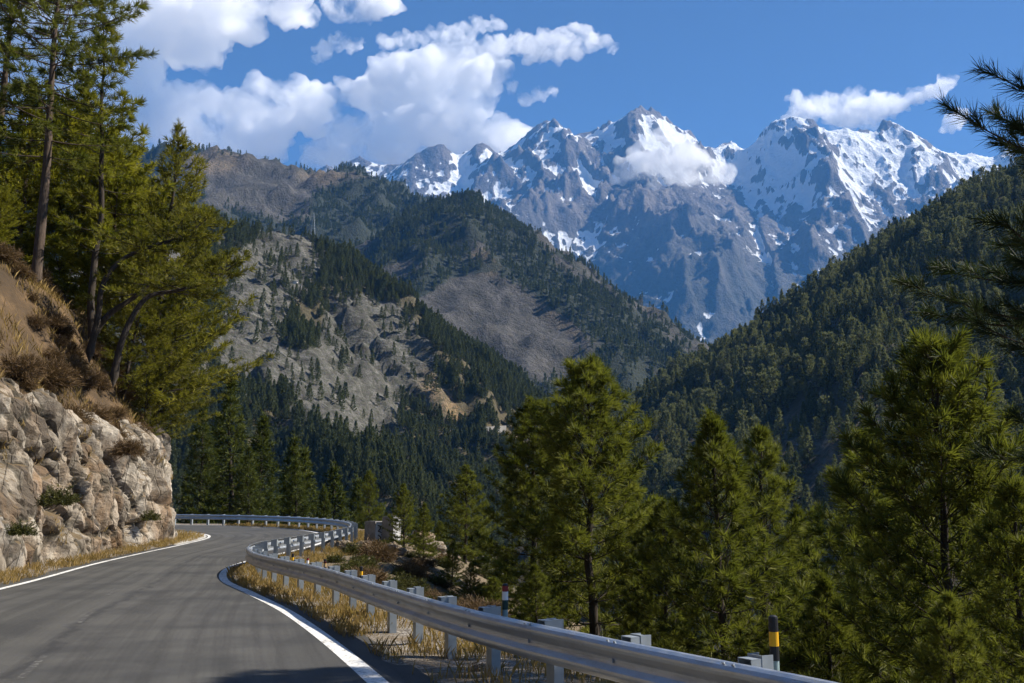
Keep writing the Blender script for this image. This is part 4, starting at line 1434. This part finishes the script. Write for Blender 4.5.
def grass(name, pts, h, w, lab=None):
    k = len(pts)
    a = rng.uniform(0, 6.28, k)
    ln = rng.uniform(0.1, 0.7, k) * h
    d = np.stack([np.cos(a) * ln, np.sin(a) * ln, h * np.ones(k)], 1)
    s = np.stack([-np.sin(a), np.cos(a), np.zeros(k)], 1) * w
    v = np.stack([pts - s, pts + s, pts + d * np.array([0.4, 0.4, 0.62]) + s * 0.7, pts + d], 1).reshape(-1, 3)
    cl = np.clip(0.5 + 0.5 * fbm(pts[:, 0] / 0.7, pts[:, 1] / 0.7, 2, 6) + rng.normal(0, 0.16, k), 0, 1)
    me = mesh_np(name, v, [np.arange(len(v)).reshape(-1, 4)], [M['grass']], None, False, {'tint': np.repeat(cl, 4)})
    return tag(link(name, me), lab, 'grass', kind='stuff')


def along(poly, y0, y1, n, o0, o1):
    q = resample(poly, 0.05); q = q[(q[:, 1] > y0) & (q[:, 1] < y1)]
    tq = np.gradient(q, axis=0); tq /= np.linalg.norm(tq, axis=1)[:, None]
    i = rng.integers(0, len(q), n); o = rng.uniform(o0, o1, n)
    return q[i] + np.stack([tq[i, 1], -tq[i, 0]], 1) * o[:, None]


a = along(rail, 4, 68, 60000, -0.55, 1.7)
dd = fbm(a[:, 0] / 1.1, a[:, 1] / 1.1, 3, 8)
a = a[(dd + rng.normal(0, 0.12, len(a)) > np.where(a[:, 1] > 15, -0.12, 0.10))]
z = ground_z(a[:, 0], a[:, 1])
hh = (0.07 + 0.16 * np.clip(0.5 + fbm(a[:, 0] / 0.6, a[:, 1] / 0.6, 2, 12), 0, 1)) * rng.uniform(0.5, 1.2, len(a))
grass('dry_grass', np.concatenate([a, z[:, None]], 1), hh, 0.006)
a = along(cb, 16, 60, 22000, -0.1, 1.15)
dd = fbm(a[:, 0] / 0.9, a[:, 1] / 0.9, 3, 18)
a = a[dd + rng.normal(0, 0.15, len(a)) > 0.03]
z = zr(a[:, 1]) - 0.02
grass('dry_grass', np.concatenate([a, z[:, None]], 1), rng.uniform(0.04, 0.24, len(a)), 0.007)
cl_me = bpy.data.objects['cliff'].data
nv_ = len(cl_me.vertices)
cco = np.empty(nv_ * 3, np.float32); cl_me.vertices.foreach_get('co', cco); cco = cco.reshape(-1, 3)
cno = np.empty(nv_ * 3, np.float32); cl_me.vertices.foreach_get('normal', cno); cno = cno.reshape(-1, 3)
kk = (cco[:, 1] > 18) & (cno[:, 2] + 0.9 * fbm(cco[:, 0] / 1.6, cco[:, 1] / 1.6 + cco[:, 2] / 1.2, 3, 58) > 0.60)
ci_ = np.flatnonzero(kk)
if len(ci_):
    ci_ = rng.choice(ci_, 9000)
    grass('dry_grass', cco[ci_] + rng.normal(0, 0.06, (len(ci_), 3)) * np.array([1, 1, 0.3]), rng.uniform(0.08, 0.32, len(ci_)), 0.008)
# slope grass
n = 45000
a = np.stack([rng.uniform(-30, -11, n), rng.uniform(16, 58, n)], 1)
z = slope_z(a[:, 0], a[:, 1])
dd = fbm(a[:, 0] / 1.6, a[:, 1] / 1.6, 3, 28)
k = (z > 2.5) & (dd + rng.normal(0, 0.1, n) > -0.02)
a = a[k]; z = z[k]
grass('dry_grass', np.concatenate([a, z[:, None]], 1), rng.uniform(0.15, 0.5, len(a)), 0.013)

# ------------------------------------------------------------------ loose stones
def make_rock(seed):
    bm = bmesh.new(); bmesh.ops.create_icosphere(bm, subdivisions=5, radius=1)
    v = np.array([q.co[:] for q in bm.verts])
    d, e = facet3(v * 0.9 + seed, seed, 1.8)
    d2, e2 = facet3(v * 2.6 + seed, seed + 9, 1.8)
    d = d + 0.35 * d2 + 0.25 * fbm3(v * 5, 3, seed)
    v2 = v * (1 + 0.55 * d)[:, None] * np.array([1, 0.8, 0.65])
    for q, c in zip(bm.verts, v2): q.co = c
    me = bpy.data.meshes.new('rock'); bm.to_mesh(me); bm.free(); me.materials.append(M['cliff'])
    at = me.attributes.new('joint', 'FLOAT', 'POINT'); at.data.foreach_set('value', np.full(len(v), 1.0, np.float32))
    at = me.attributes.new('tone', 'FLOAT', 'POINT'); at.data.foreach_set('value', np.full(len(v), 0.5, np.float32))
    return me


RK = [make_rock(k) for k in (1, 2, 3)]
for k, (px, py, Y, s, lab) in enumerate([(358, 552, 38, 0.55, 'pale boulder on the bank left of the green bush'), (345, 545, 40, 0.4, 'pale rock on the bank close behind the rail posts'),
                                         (392, 562, 37, 0.45, 'pale boulder below the whitewashed blocks'), (432, 558, 44, 0.6, 'large pale rock outcrop behind the small thin pine'),
                                         (420, 545, 48, 0.7, 'pale outcrop right of the whitewashed blocks'), (366, 585, 31, 0.3, 'stone behind the small yellow delineator'),
                                         (478, 655, 11.6, 0.10, 'stone in the dry grass under the nearest posts'), (330, 548, 41, 0.35, 'small pale rock behind the far posts')]):
    p = P(px, py, Y)
    o = link('boulder', RK[k % 3], None, (p[0], p[1], gz1(p[0], p[1]) + s * 0.15), k * 1.3, s)
    tag(o, lab, 'rock')

# ------------------------------------------------------------------ far small buildings and mast on the rocky ridge
def house(px, py, w, lab, mast=False):
    d = None
    for Y in np.arange(600, 1000, 2.0):
        p = P(px, py, Y)
        if rocky.at(np.array([p[0]]), np.array([Y]))[0] > p[2]:
            d = p; break
    if d is None: d = P(px, py, 800)
    e = bpy.data.objects.new('house' if not mast else 'lattice_mast', None); COL.objects.link(e); e.location = d
    if not mast:
        tag(e, lab, 'house')
        e.scale = (1, 0.6, w / 9)
        b = MB(); b.box((0, 0, 2), w, 5, 6); b.build('wall', [M['housewall']], e)
        b = MB()
        b.add([(-w / 2 - .4, -3, 5), (w / 2 + .4, -3, 5), (w / 2 + .4, 3, 5), (-w / 2 - .4, 3, 5), (-w / 2 - .4, 0, 6.6), (w / 2 + .4, 0, 6.6)], [[0, 1, 5, 4], [2, 3, 4, 5]], [[0, 4, 3], [1, 2, 5]])
        b.build('roof', [M['houseroof']], e)
    else:
        tag(e, lab, 'mast')
        b = MB()
        for sx in (-1, 1):
            for sy in (-1, 1):
                b.tube([(sx * 1.6, sy * 1.6, -2), (sx * .3, sy * .3, 16)], 0.16, 4)
        for z in np.arange(0, 15, 2.2):
            s = 1.6 - 1.3 * (z + 2) / 18
            b.tube([(-s, -s, z), (s, -s, z + 1.8)], .09, 3); b.tube([(s, -s, z), (s, s, z + 1.8)], .09, 3); b.tube([(s, s, z), (-s, s, z + 1.8)], .09, 3); b.tube([(-s, s, z), (-s, -s, z + 1.8)], .09, 3)
        b.build('lattice', [M['steel_dull']], e)
        b = MB(); b.tube([(-2.4, 0, 13), (2.4, 0, 13)], .14, 4); b.tube([(-2, 0, 10.5), (2, 0, 10.5)], .14, 4); b.build('crossarm', [M['steel_dull']], e)


house(232, 232, 4.5, 'tiny pale house among trees on the crest of the rocky hill')
house(295, 284, 3.2, 'tiny white hut lower on the wooded face of the rocky hill')
house(313, 232, 6, 'thin lattice mast on the crest of the rocky hill', True)

# hillside road on the rocky hill
pts = []
for px in np.linspace(452, 506, 40):
    py = 431 - (px - 452) * 0.07
    for Y in np.arange(420, 1100, 2.0):
        p = P(px, py, Y)
        if rocky.at(np.array([p[0]]), np.array([Y]))[0] > p[2]:
            pts.append(p); break
if len(pts) > 4:
    pts = np.array(pts)
    ker = np.ones(7) / 7
    pts = np.stack([np.convolve(np.pad(pts[:, k], 3, mode='edge'), ker, 'valid') for k in range(3)], 1)
    o = np.array([0.35, -0.9, 0])
    v = np.concatenate([pts + np.array([0, 0, -3.2]) + o * 3.0, pts + np.array([0, 0, 1.0]) + o * 3.0, pts - o * 5 + np.array([0, 0, 1.0])])
    n = len(pts); i = np.arange(n - 1)
    fs = np.concatenate([np.stack([i, i + 1, n + i + 1, n + i], 1), np.stack([n + i, n + i + 1, 2 * n + i + 1, 2 * n + i], 1)])
    tag(link('hillside_road', mesh_np('hillside_road', v, [fs], [M['concrete']])), kind='structure')

# ------------------------------------------------------------------ hill forests
HT = [make_tree('hillpine%d' % k, 500 + k, 12.0, 2.7, 0.12, 0.95, 5, 0.2, twig=1.0, tuft=0.75, tw=0.42, nn=5, mats=(('hillpine', 'hillpine_grey', 'hillpine', 'hillpine_grey')[k], 'bark_dark'),
                dens=0.3, prof=('pine', 'round', 'cone', 'pine')[k], sides=5, bare=0.2, spread=R(75)) for k in range(4)]
FT = [make_tree('fartree%d' % k, 520 + k, 12.0, 2.4, 0.05, 1.9, 4, 0.2, twig=1.0, tuft=1.5, tw=1.2, nn=3, mats=('hillpine', 'bark_dark'), dens=0.1, prof='cone', sides=4, bare=0.3, spread=R(80)) for k in range(2)]


def scatter(h, n, thr, hmin, hmax, seed, pxr=(-120, 1144), pyr=(60, 560), patchy=0.18):
    rg = np.random.default_rng(seed)
    x = rg.uniform(h.xs[0], h.xs[-1], n); y = rg.uniform(h.ys[0], h.ys[-1], n)
    z = h.at(x, y); fo = h.at(x, y, h.attrs['forest']); sl = h.at(x, y, h.slope)
    px, py, dep = proj(np.stack([x, y, z], 1))
    k = (z > -60) & (fo + rg.normal(0, patchy, n) > thr) & (sl < 1.5) & (px > pxr[0]) & (px < pxr[1]) & (py > pyr[0]) & (py < pyr[1])
    x, y, z, px, py = x[k], y[k], z[k], px[k], py[k]
    # line of sight against the same hill
    vis = np.ones(len(x), bool)
    for t_ in np.linspace(0.35, 0.985, 60):
        zz = CAMZ + (z + 9 - CAMZ) * t_
        inside = (x * t_ > h.xs[0]) & (x * t_ < h.xs[-1]) & (y * t_ > h.ys[0]) & (y * t_ < h.ys[-1])
        vis &= ~(inside & (h.at(x * t_, y * t_) > zz + 6))
    x, y, z, px, py = x[vis], y[vis], z[vis], px[vis], py[vis]
    H = rg.uniform(hmin, hmax, len(x)) * (0.65 + 0.5 * rg.random(len(x)))
    return np.stack([x, y, z, H, px, py, rg.uniform(0, 6.28, len(x))], 1)


tr_rocky = scatter(rocky, 150000, 0.41, 7, 12, 71, patchy=0.25)
tr_right = scatter(right, 60000, 0.48, 8, 15, 72)
tr_far = scatter(farl, 60000, 0.50, 10, 16, 73, patchy=0.12)
tr_spur = scatter(spur, 50000, 0.50, 10, 15, 74, patchy=0.12)

# the 240 that show largest become single trees
bpy.context.view_layer.update()
dg = bpy.context.evaluated_depsgraph_get()
cand = []
for src, arr in (('rocky', tr_rocky), ('right', tr_right)):
    d = np.linalg.norm(arr[:, :2], axis=1)
    for i in np.argsort(-arr[:, 3] / d)[:1500]:
        cand.append((arr[i, 3] / d[i], src, i))
cand.sort(key=lambda q: -q[0])
chosen = {'rocky': set(), 'right': set()}
total = 0
org = Vector((0, 0, CAMZ))
for sz, src, i in cand:
    if total >= 250: break
    q = (tr_rocky if src == 'rocky' else tr_right)[i]
    if not (-5 < q[4] < 1029): continue
    tgt = Vector((q[0], q[1], q[2] + q[3] * 0.7))
    dr = tgt - org; L = dr.length
    hit, loc, nrm, idx, ob, mtx = SC.ray_cast(dg, org, dr.normalized(), distance=L * 0.985)
    if hit: continue
    chosen[src].add(i); total += 1
REG = {'rocky': [(330, 'slim dark pine on the left part of the rocky hill', 'pines on the left part of the rocky hill'),
                 (420, 'slim dark pine on the middle of the rocky hill', 'pines on the middle of the rocky hill'),
                 (2000, 'slim dark pine on the right flank of the rocky hill', 'pines on the right flank of the rocky hill')],
       'right': [(760, 'grey-green pine on the lower left of the forested right hill', 'pines on the lower left of the forested hill'),
                 (880, 'grey-green pine in the middle of the forested right hill', 'pines in the middle of the forested hill'),
                 (2000, 'grey-green pine on the right part of the forested right hill', 'pines on the right part of the forested hill')]}
for src, arr in (('rocky', tr_rocky), ('right', tr_right)):
    for i in sorted(chosen[src]):
        q = arr[i]
        lab, grp = next((l, g) for (lim, l, g) in REG[src] if q[4] < lim)
        v = (0, 2, 2, 0)[i % 4] if src == 'rocky' else (1, 3, 0, 3)[i % 4]
        plant('hillside_pine', HT[v], q[0], q[1], q[2], q[3], q[6], lab, 'pine tree', grp, sxy=0.9 if src == 'rocky' else 1.05)

# everything smaller: one forest of instances
src_col = bpy.data.collections.new('forest_sources')
srcs = []
for k, tset in enumerate(HT + FT):
    me = tset[1].copy()
    o = bpy.data.objects.new('forest_source_%d' % k, me)
    src_col.objects.link(o); srcs.append(o)
rows = []
for src, arr in (('rocky', tr_rocky), ('right', tr_right)):
    for i in range(len(arr)):
        if i in chosen[src]: continue
        v = (0, 2, 2, 0)[i % 4] if src == 'rocky' else (1, 3, 0, 3)[i % 4]
        rows.append((*arr[i, :3], arr[i, 3] / 12.0, arr[i, 6], v))
for arr in (tr_far, tr_spur):
    for i in range(len(arr)):
        rows.append((*arr[i, :3], arr[i, 3] / 12.0, arr[i, 6], 4 + i % 2))
rows = np.array(rows)
me = bpy.data.meshes.new('forest'); me.vertices.add(len(rows)); me.vertices.foreach_set('co', rows[:, :3].astype(np.float32).ravel())
for nm, typ, c in (('scl', 'FLOAT', 3), ('rot', 'FLOAT', 4), ('idx', 'INT', 5)):
    at = me.attributes.new(nm, typ, 'POINT'); at.data.foreach_set('value', rows[:, c].astype(np.float32 if typ == 'FLOAT' else np.int32))
me.update()
fo = tag(link('forest', me), 'far pine forest covering the hills', 'forest', kind='stuff')
ng = bpy.data.node_groups.new('forest_scatter', 'GeometryNodeTree')
ng.interface.new_socket('Geometry', in_out='INPUT', socket_type='NodeSocketGeometry')
ng.interface.new_socket('Geometry', in_out='OUTPUT', socket_type='NodeSocketGeometry')
gi = ng.nodes.new('NodeGroupInput'); go = ng.nodes.new('NodeGroupOutput')
iop = ng.nodes.new('GeometryNodeInstanceOnPoints'); ci = ng.nodes.new('GeometryNodeCollectionInfo')
ci.inputs['Collection'].default_value = src_col; ci.inputs['Separate Children'].default_value = True; ci.inputs['Reset Children'].default_value = True
def na(n, typ):
    q = ng.nodes.new('GeometryNodeInputNamedAttribute'); q.data_type = typ; q.inputs['Name'].default_value = n; return q.outputs[0]
cx = ng.nodes.new('ShaderNodeCombineXYZ'); ng.links.new(na('rot', 'FLOAT'), cx.inputs['Z'])
ng.links.new(gi.outputs[0], iop.inputs['Points']); ng.links.new(ci.outputs[0], iop.inputs['Instance'])
iop.inputs['Pick Instance'].default_value = True
ng.links.new(na('idx', 'INT'), iop.inputs['Instance Index']); ng.links.new(cx.outputs[0], iop.inputs['Rotation'])
cs = ng.nodes.new('ShaderNodeCombineXYZ'); sc_ = na('scl', 'FLOAT')
for k in range(3): ng.links.new(sc_, cs.inputs[k])
ng.links.new(cs.outputs[0], iop.inputs['Scale'])
ng.links.new(iop.outputs[0], go.inputs[0])
md = fo.modifiers.new('scatter', 'NODES'); md.node_group = ng
print('forest', len(rows), 'single', total)

# ------------------------------------------------------------------ clouds
def vol_mat(name, dens, size, thin, aniso=0.25):
    m = bpy.data.materials.new(name); m.use_nodes = True
    nt = m.node_tree; nt.nodes.remove(nt.nodes['Principled BSDF'])
    v = nt.nodes.new('ShaderNodeVolumeScatter')
    v.inputs['Color'].default_value = (0.995, 0.995, 0.995, 1); v.inputs['Anisotropy'].default_value = aniso
    tc = nt.nodes.new('ShaderNodeTexCoord'); nz = nt.nodes.new('ShaderNodeTexNoise')
    nt.links.new(tc.outputs['Object'], nz.inputs['Vector'])
    nz.inputs['Scale'].default_value = 1.0 / size; nz.inputs['Detail'].default_value = 8; nz.inputs['Roughness'].default_value = 0.68; nz.inputs['Distortion'].default_value = 0.6
    mr = nt.nodes.new('ShaderNodeMapRange'); mr.interpolation_type = 'SMOOTHSTEP'
    mr.inputs['From Min'].default_value = 0.36 + thin; mr.inputs['From Max'].default_value = 0.62 + thin
    mr.inputs['To Min'].default_value = 0.0; mr.inputs['To Max'].default_value = dens * 1.6
    nt.links.new(nz.outputs['Fac'], mr.inputs['Value']); nt.links.new(mr.outputs['Result'], v.inputs['Density'])
    nt.links.new(v.outputs[0], nt.nodes['Material Output'].inputs['Volume'])
    return m


VC = {}


def drop_hollows(me2):
    # drop the closed hollows that the union leaves inside
    bm = bmesh.new(); bm.from_mesh(me2); bm.faces.ensure_lookup_table()
    seen = set(); dead = []
    for f0 in bm.faces:
        if f0.index in seen: continue
        stack = [f0]; comp = []; seen.add(f0.index)
        while stack:
            f1 = stack.pop(); comp.append(f1)
            for e1_ in f1.edges:
                for f2 in e1_.link_faces:
                    if f2.index not in seen:
                        seen.add(f2.index); stack.append(f2)
        vol = sum(f1.calc_center_median().dot(f1.normal) * f1.calc_area() for f1 in comp)
        if vol < 0: dead += comp
    if dead: bmesh.ops.delete(bm, geom=dead, context='FACES')
    bm.to_mesh(me2); bm.free()


def cloud(blobs, Y, dens, lab, seed, fill=1, amp=0.34, vox=2.0, flat=0.8, S0=34, thin=0.0):
    rg = np.random.default_rng(seed)
    bm = bmesh.new()
    k = Y / 1000.0
    for (px, py, r) in blobs:
        for q in range(1 + fill):
            rr = r * (1 if q == 0 else rg.uniform(0.4, 0.75))
            ox, oy = (0, 0) if q == 0 else (rg.normal(0, r * 0.42), rg.normal(0, r * 0.32))
            c = P(px + ox, py + oy, Y + rg.normal(0, r * k * 0.4))
            mt = Matrix.Translation(Vector(c)) @ Matrix.Diagonal((1, 1, flat, 1))
            bmesh.ops.create_icosphere(bm, subdivisions=3, radius=rr * k * 1.13, matrix=mt)
    me = bpy.data.meshes.new('cloud_raw'); bm.to_mesh(me); bm.free()
    o = bpy.data.objects.new('cloud_raw', me); COL.objects.link(o)
    rm = o.modifiers.new('r', 'REMESH'); rm.mode = 'VOXEL'; rm.voxel_size = vox * k
    dg = bpy.context.evaluated_depsgraph_get()
    ev = o.evaluated_get(dg)
    me2 = bpy.data.meshes.new_from_object(ev)
    bpy.data.objects.remove(o); bpy.data.meshes.remove(me)
    n = len(me2.vertices)
    co = np.empty(n * 3, np.float32); me2.vertices.foreach_get('co', co); co = co.reshape(-1, 3).astype(float)
    no = np.empty(n * 3, np.float32); me2.vertices.foreach_get('normal', no); no = no.reshape(-1, 3)
    S = S0 * k
    drop_hollows(me2)
    n = len(me2.vertices)
    co = np.empty(n * 3, np.float32); me2.vertices.foreach_get('co', co); co = co.reshape(-1, 3).astype(float)
    no = np.empty(n * 3, np.float32); me2.vertices.foreach_get('normal', no); no = no.reshape(-1, 3)
    bil = np.abs(fbm3(co / S, 1, seed)) * 1.5 + np.abs(fbm3(co / (S * .45), 1, seed + 3)) * 0.8 + np.abs(fbm3(co / (S * .2), 1, seed + 5)) * 0.5 + np.abs(fbm3(co / (S * .1), 1, seed + 6)) * 0.3 - 0.6
    w = fbm3(co / (S * 0.7), 4, seed + 9, 0.6)
    co = co + no * (S * amp * (bil + 0.7 * w))[:, None]
    me2.vertices.foreach_set('co', co.astype(np.float32).ravel())
    me2.update()
    o = bpy.data.objects.new('cloud_raw', me2); COL.objects.link(o)
    rm = o.modifiers.new('r', 'REMESH'); rm.mode = 'VOXEL'; rm.voxel_size = vox * k * 0.75
    ev = o.evaluated_get(bpy.context.evaluated_depsgraph_get())
    me3 = bpy.data.meshes.new_from_object(ev)
    bpy.data.objects.remove(o); bpy.data.meshes.remove(me2)
    me2 = me3
    drop_hollows(me2)
    me2.materials.clear()
    me2.materials.append(vol_mat('cloud_vapour', dens, S * 1.6, thin))
    c = co.mean(0)
    for v_ in ():
        pass
    o = link('cloud', me2)
    tag(o, lab, 'cloud')
    return o


YB = 15000
D1 = 0.0048; D2 = 0.0032
cloud([(60, 20, 60), (120, 25, 55), (175, 20, 50), (120, 70, 40), (230, 8, 36), (290, 4, 26), (345, 2, 22), (390, 4, 14), (200, 45, 26), (30, 60, 50), (130, 110, 30), (80, 100, 50), (20, 120, 50)], YB, D1, 'big grey-white cloud across the upper left corner', 1, 4)
cloud([(165, 118, 30), (200, 110, 26), (240, 118, 30), (275, 110, 30), (305, 105, 26), (260, 130, 30), (215, 135, 30), (318, 122, 16), (180, 140, 24), (150, 150, 24)], YB, D1, 'white heaped cloud left of centre above the far brown hill', 2, 4)
cloud([(375, 95, 24), (400, 80, 30), (440, 80, 30), (475, 78, 26), (430, 110, 36), (395, 120, 34), (360, 140, 30), (330, 155, 22), (400, 150, 28), (470, 105, 24), (345, 85, 10), (365, 168, 16), (440, 140, 22), (500, 72, 14)], YB, D1, 'largest white heaped cloud, over the left snow peaks', 3, 4)
cloud([(470, 140, 20), (500, 132, 20), (525, 138, 14), (455, 150, 14), (490, 150, 16)], YB, D1, 'small white cloud resting behind the left snow peaks', 4, 4)
cloud([(385, 44, 7), (398, 42, 9), (412, 40, 9), (426, 38, 10), (440, 36, 10), (454, 34, 10), (468, 30, 10), (482, 26, 9), (495, 24, 7), (470, 46, 11), (486, 47, 12), (500, 47, 12), (515, 46, 12), (530, 45, 13), (545, 43, 13), (560, 40, 13), (575, 37, 12), (588, 37, 10), (600, 44, 8), (612, 51, 6), (575, 52, 9), (560, 54, 9), (545, 55, 9), (530, 57, 8)], YB, D2, 'thin stretched cloud above the largest heaped cloud', 5, 3, 0.55, 1.6, 0.62, 15, 0.0)
cloud([(325, 50, 9), (338, 42, 9), (352, 46, 8), (318, 58, 6), (360, 40, 5)], YB, D2, 'wispy cloud puff left of the thin stretched cloud', 6, 3, 0.5, 1.3, 0.7, 11, 0.01)
cloud([(525, 98, 7), (540, 96, 7), (553, 92, 5), (512, 86, 6)], YB, D2, 'faint wisp right of the largest heaped cloud', 7, 3, 0.5, 1.2, 0.7, 10, 0.01)
cloud([(632, 168, 14), (650, 155, 20), (668, 155, 24), (690, 165, 20), (712, 172, 14), (728, 178, 9), (655, 172, 16), (685, 178, 12), (660, 138, 12), (620, 178, 8)], 7300, D1 * 1.6, 'white cloud lying against the rock face below the main snow summits', 8, 3, 0.3, 2.0, 0.8, 18, 0.02)
cloud([(805, 112, 12), (825, 105, 14), (850, 103, 15), (875, 104, 14), (895, 104, 12), (912, 98, 10), (924, 94, 9), (935, 90, 8), (944, 86, 7), (953, 82, 5), (800, 104, 8), (794, 97, 6), (840, 116, 14), (870, 116, 14), (790, 118, 7)], 13500, D1, 'long white cloud streaming off the right snow summit', 9, 3, 0.55, 1.5, 0.75, 15, 0.01)
cloud([(955, 122, 9), (962, 114, 7), (948, 128, 6)], 13500, D2 * 1.5, 'small cloud puff beside the close pine branches', 10, 3, 0.5, 1.3, 0.8, 10, 0.0)

# ------------------------------------------------------------------ haze
HZ = MB()
hb0 = np.array([-11500, -1500, -80.5]); hb1 = np.array([11500, 11800, 4600])
HZ.box((hb0 + hb1) / 2, *(hb1 - hb0))
hm = bpy.data.materials.new('haze_air'); hm.use_nodes = True
nt = hm.node_tree; nt.nodes.remove(nt.nodes['Principled BSDF'])
pv = nt.nodes.new('ShaderNodeVolumePrincipled')
pv.inputs['Color'].default_value = (0.14, 0.44, 1.0, 1)
pv.inputs['Density'].default_value = 0.000043
pv.inputs['Anisotropy'].default_value = 0.0
nt.links.new(pv.outputs[0], nt.nodes['Material Output'].inputs['Volume'])
ho = HZ.build('haze', [hm]); ho['kind'] = 'stuff'

# ------------------------------------------------------------------ light
SUN_EL = R(42.5); SUN_AZ = R(82)        # azimuth clockwise from the view direction
w = bpy.data.worlds.new("World"); SC.world = w; w.use_nodes = True
nt = w.node_tree
bg = nt.nodes['Background']
sky = nt.nodes.new('ShaderNodeTexSky'); sky.sky_type = 'NISHITA'; sky.sun_disc = False
sky.sun_elevation = SUN_EL; sky.sun_rotation = SUN_AZ
sky.altitude = 2800; sky.air_density = 1.0; sky.dust_density = 0.0; sky.ozone_density = 6.0
nt.links.new(sky.outputs[0], bg.inputs['Color'])
bg.inputs['Strength'].default_value = 0.05
sl = bpy.data.lights.new('sun', 'SUN'); sl.energy = 5.0; sl.angle = R(0.5); sl.color = (1.0, 0.93, 0.82)
so = bpy.data.objects.new('sun', sl); COL.objects.link(so)
sd = Vector((math.sin(SUN_AZ) * math.cos(SUN_EL), math.cos(SUN_AZ) * math.cos(SUN_EL), math.sin(SUN_EL)))
so.rotation_euler = (-sd).to_track_quat('-Z', 'Y').to_euler()

SC.view_settings.view_transform = 'Standard'; SC.view_settings.look = 'None'
SC.view_settings.exposure = 1.13; SC.view_settings.gamma = 1.0; SC.view_settings.use_curve_mapping = False
SC.render.engine = 'CYCLES'
cy = SC.cycles
cy.use_denoising = True
try: cy.denoiser = 'OPENIMAGEDENOISE'
except Exception: pass
cy.max_bounces = 16; cy.diffuse_bounces = 2; cy.glossy_bounces = 2; cy.transmission_bounces = 2; cy.volume_bounces = 14; cy.transparent_max_bounces = 6
cy.use_adaptive_sampling = True; cy.adaptive_threshold = 0.02
cy.caustics_reflective = False; cy.caustics_refractive = False
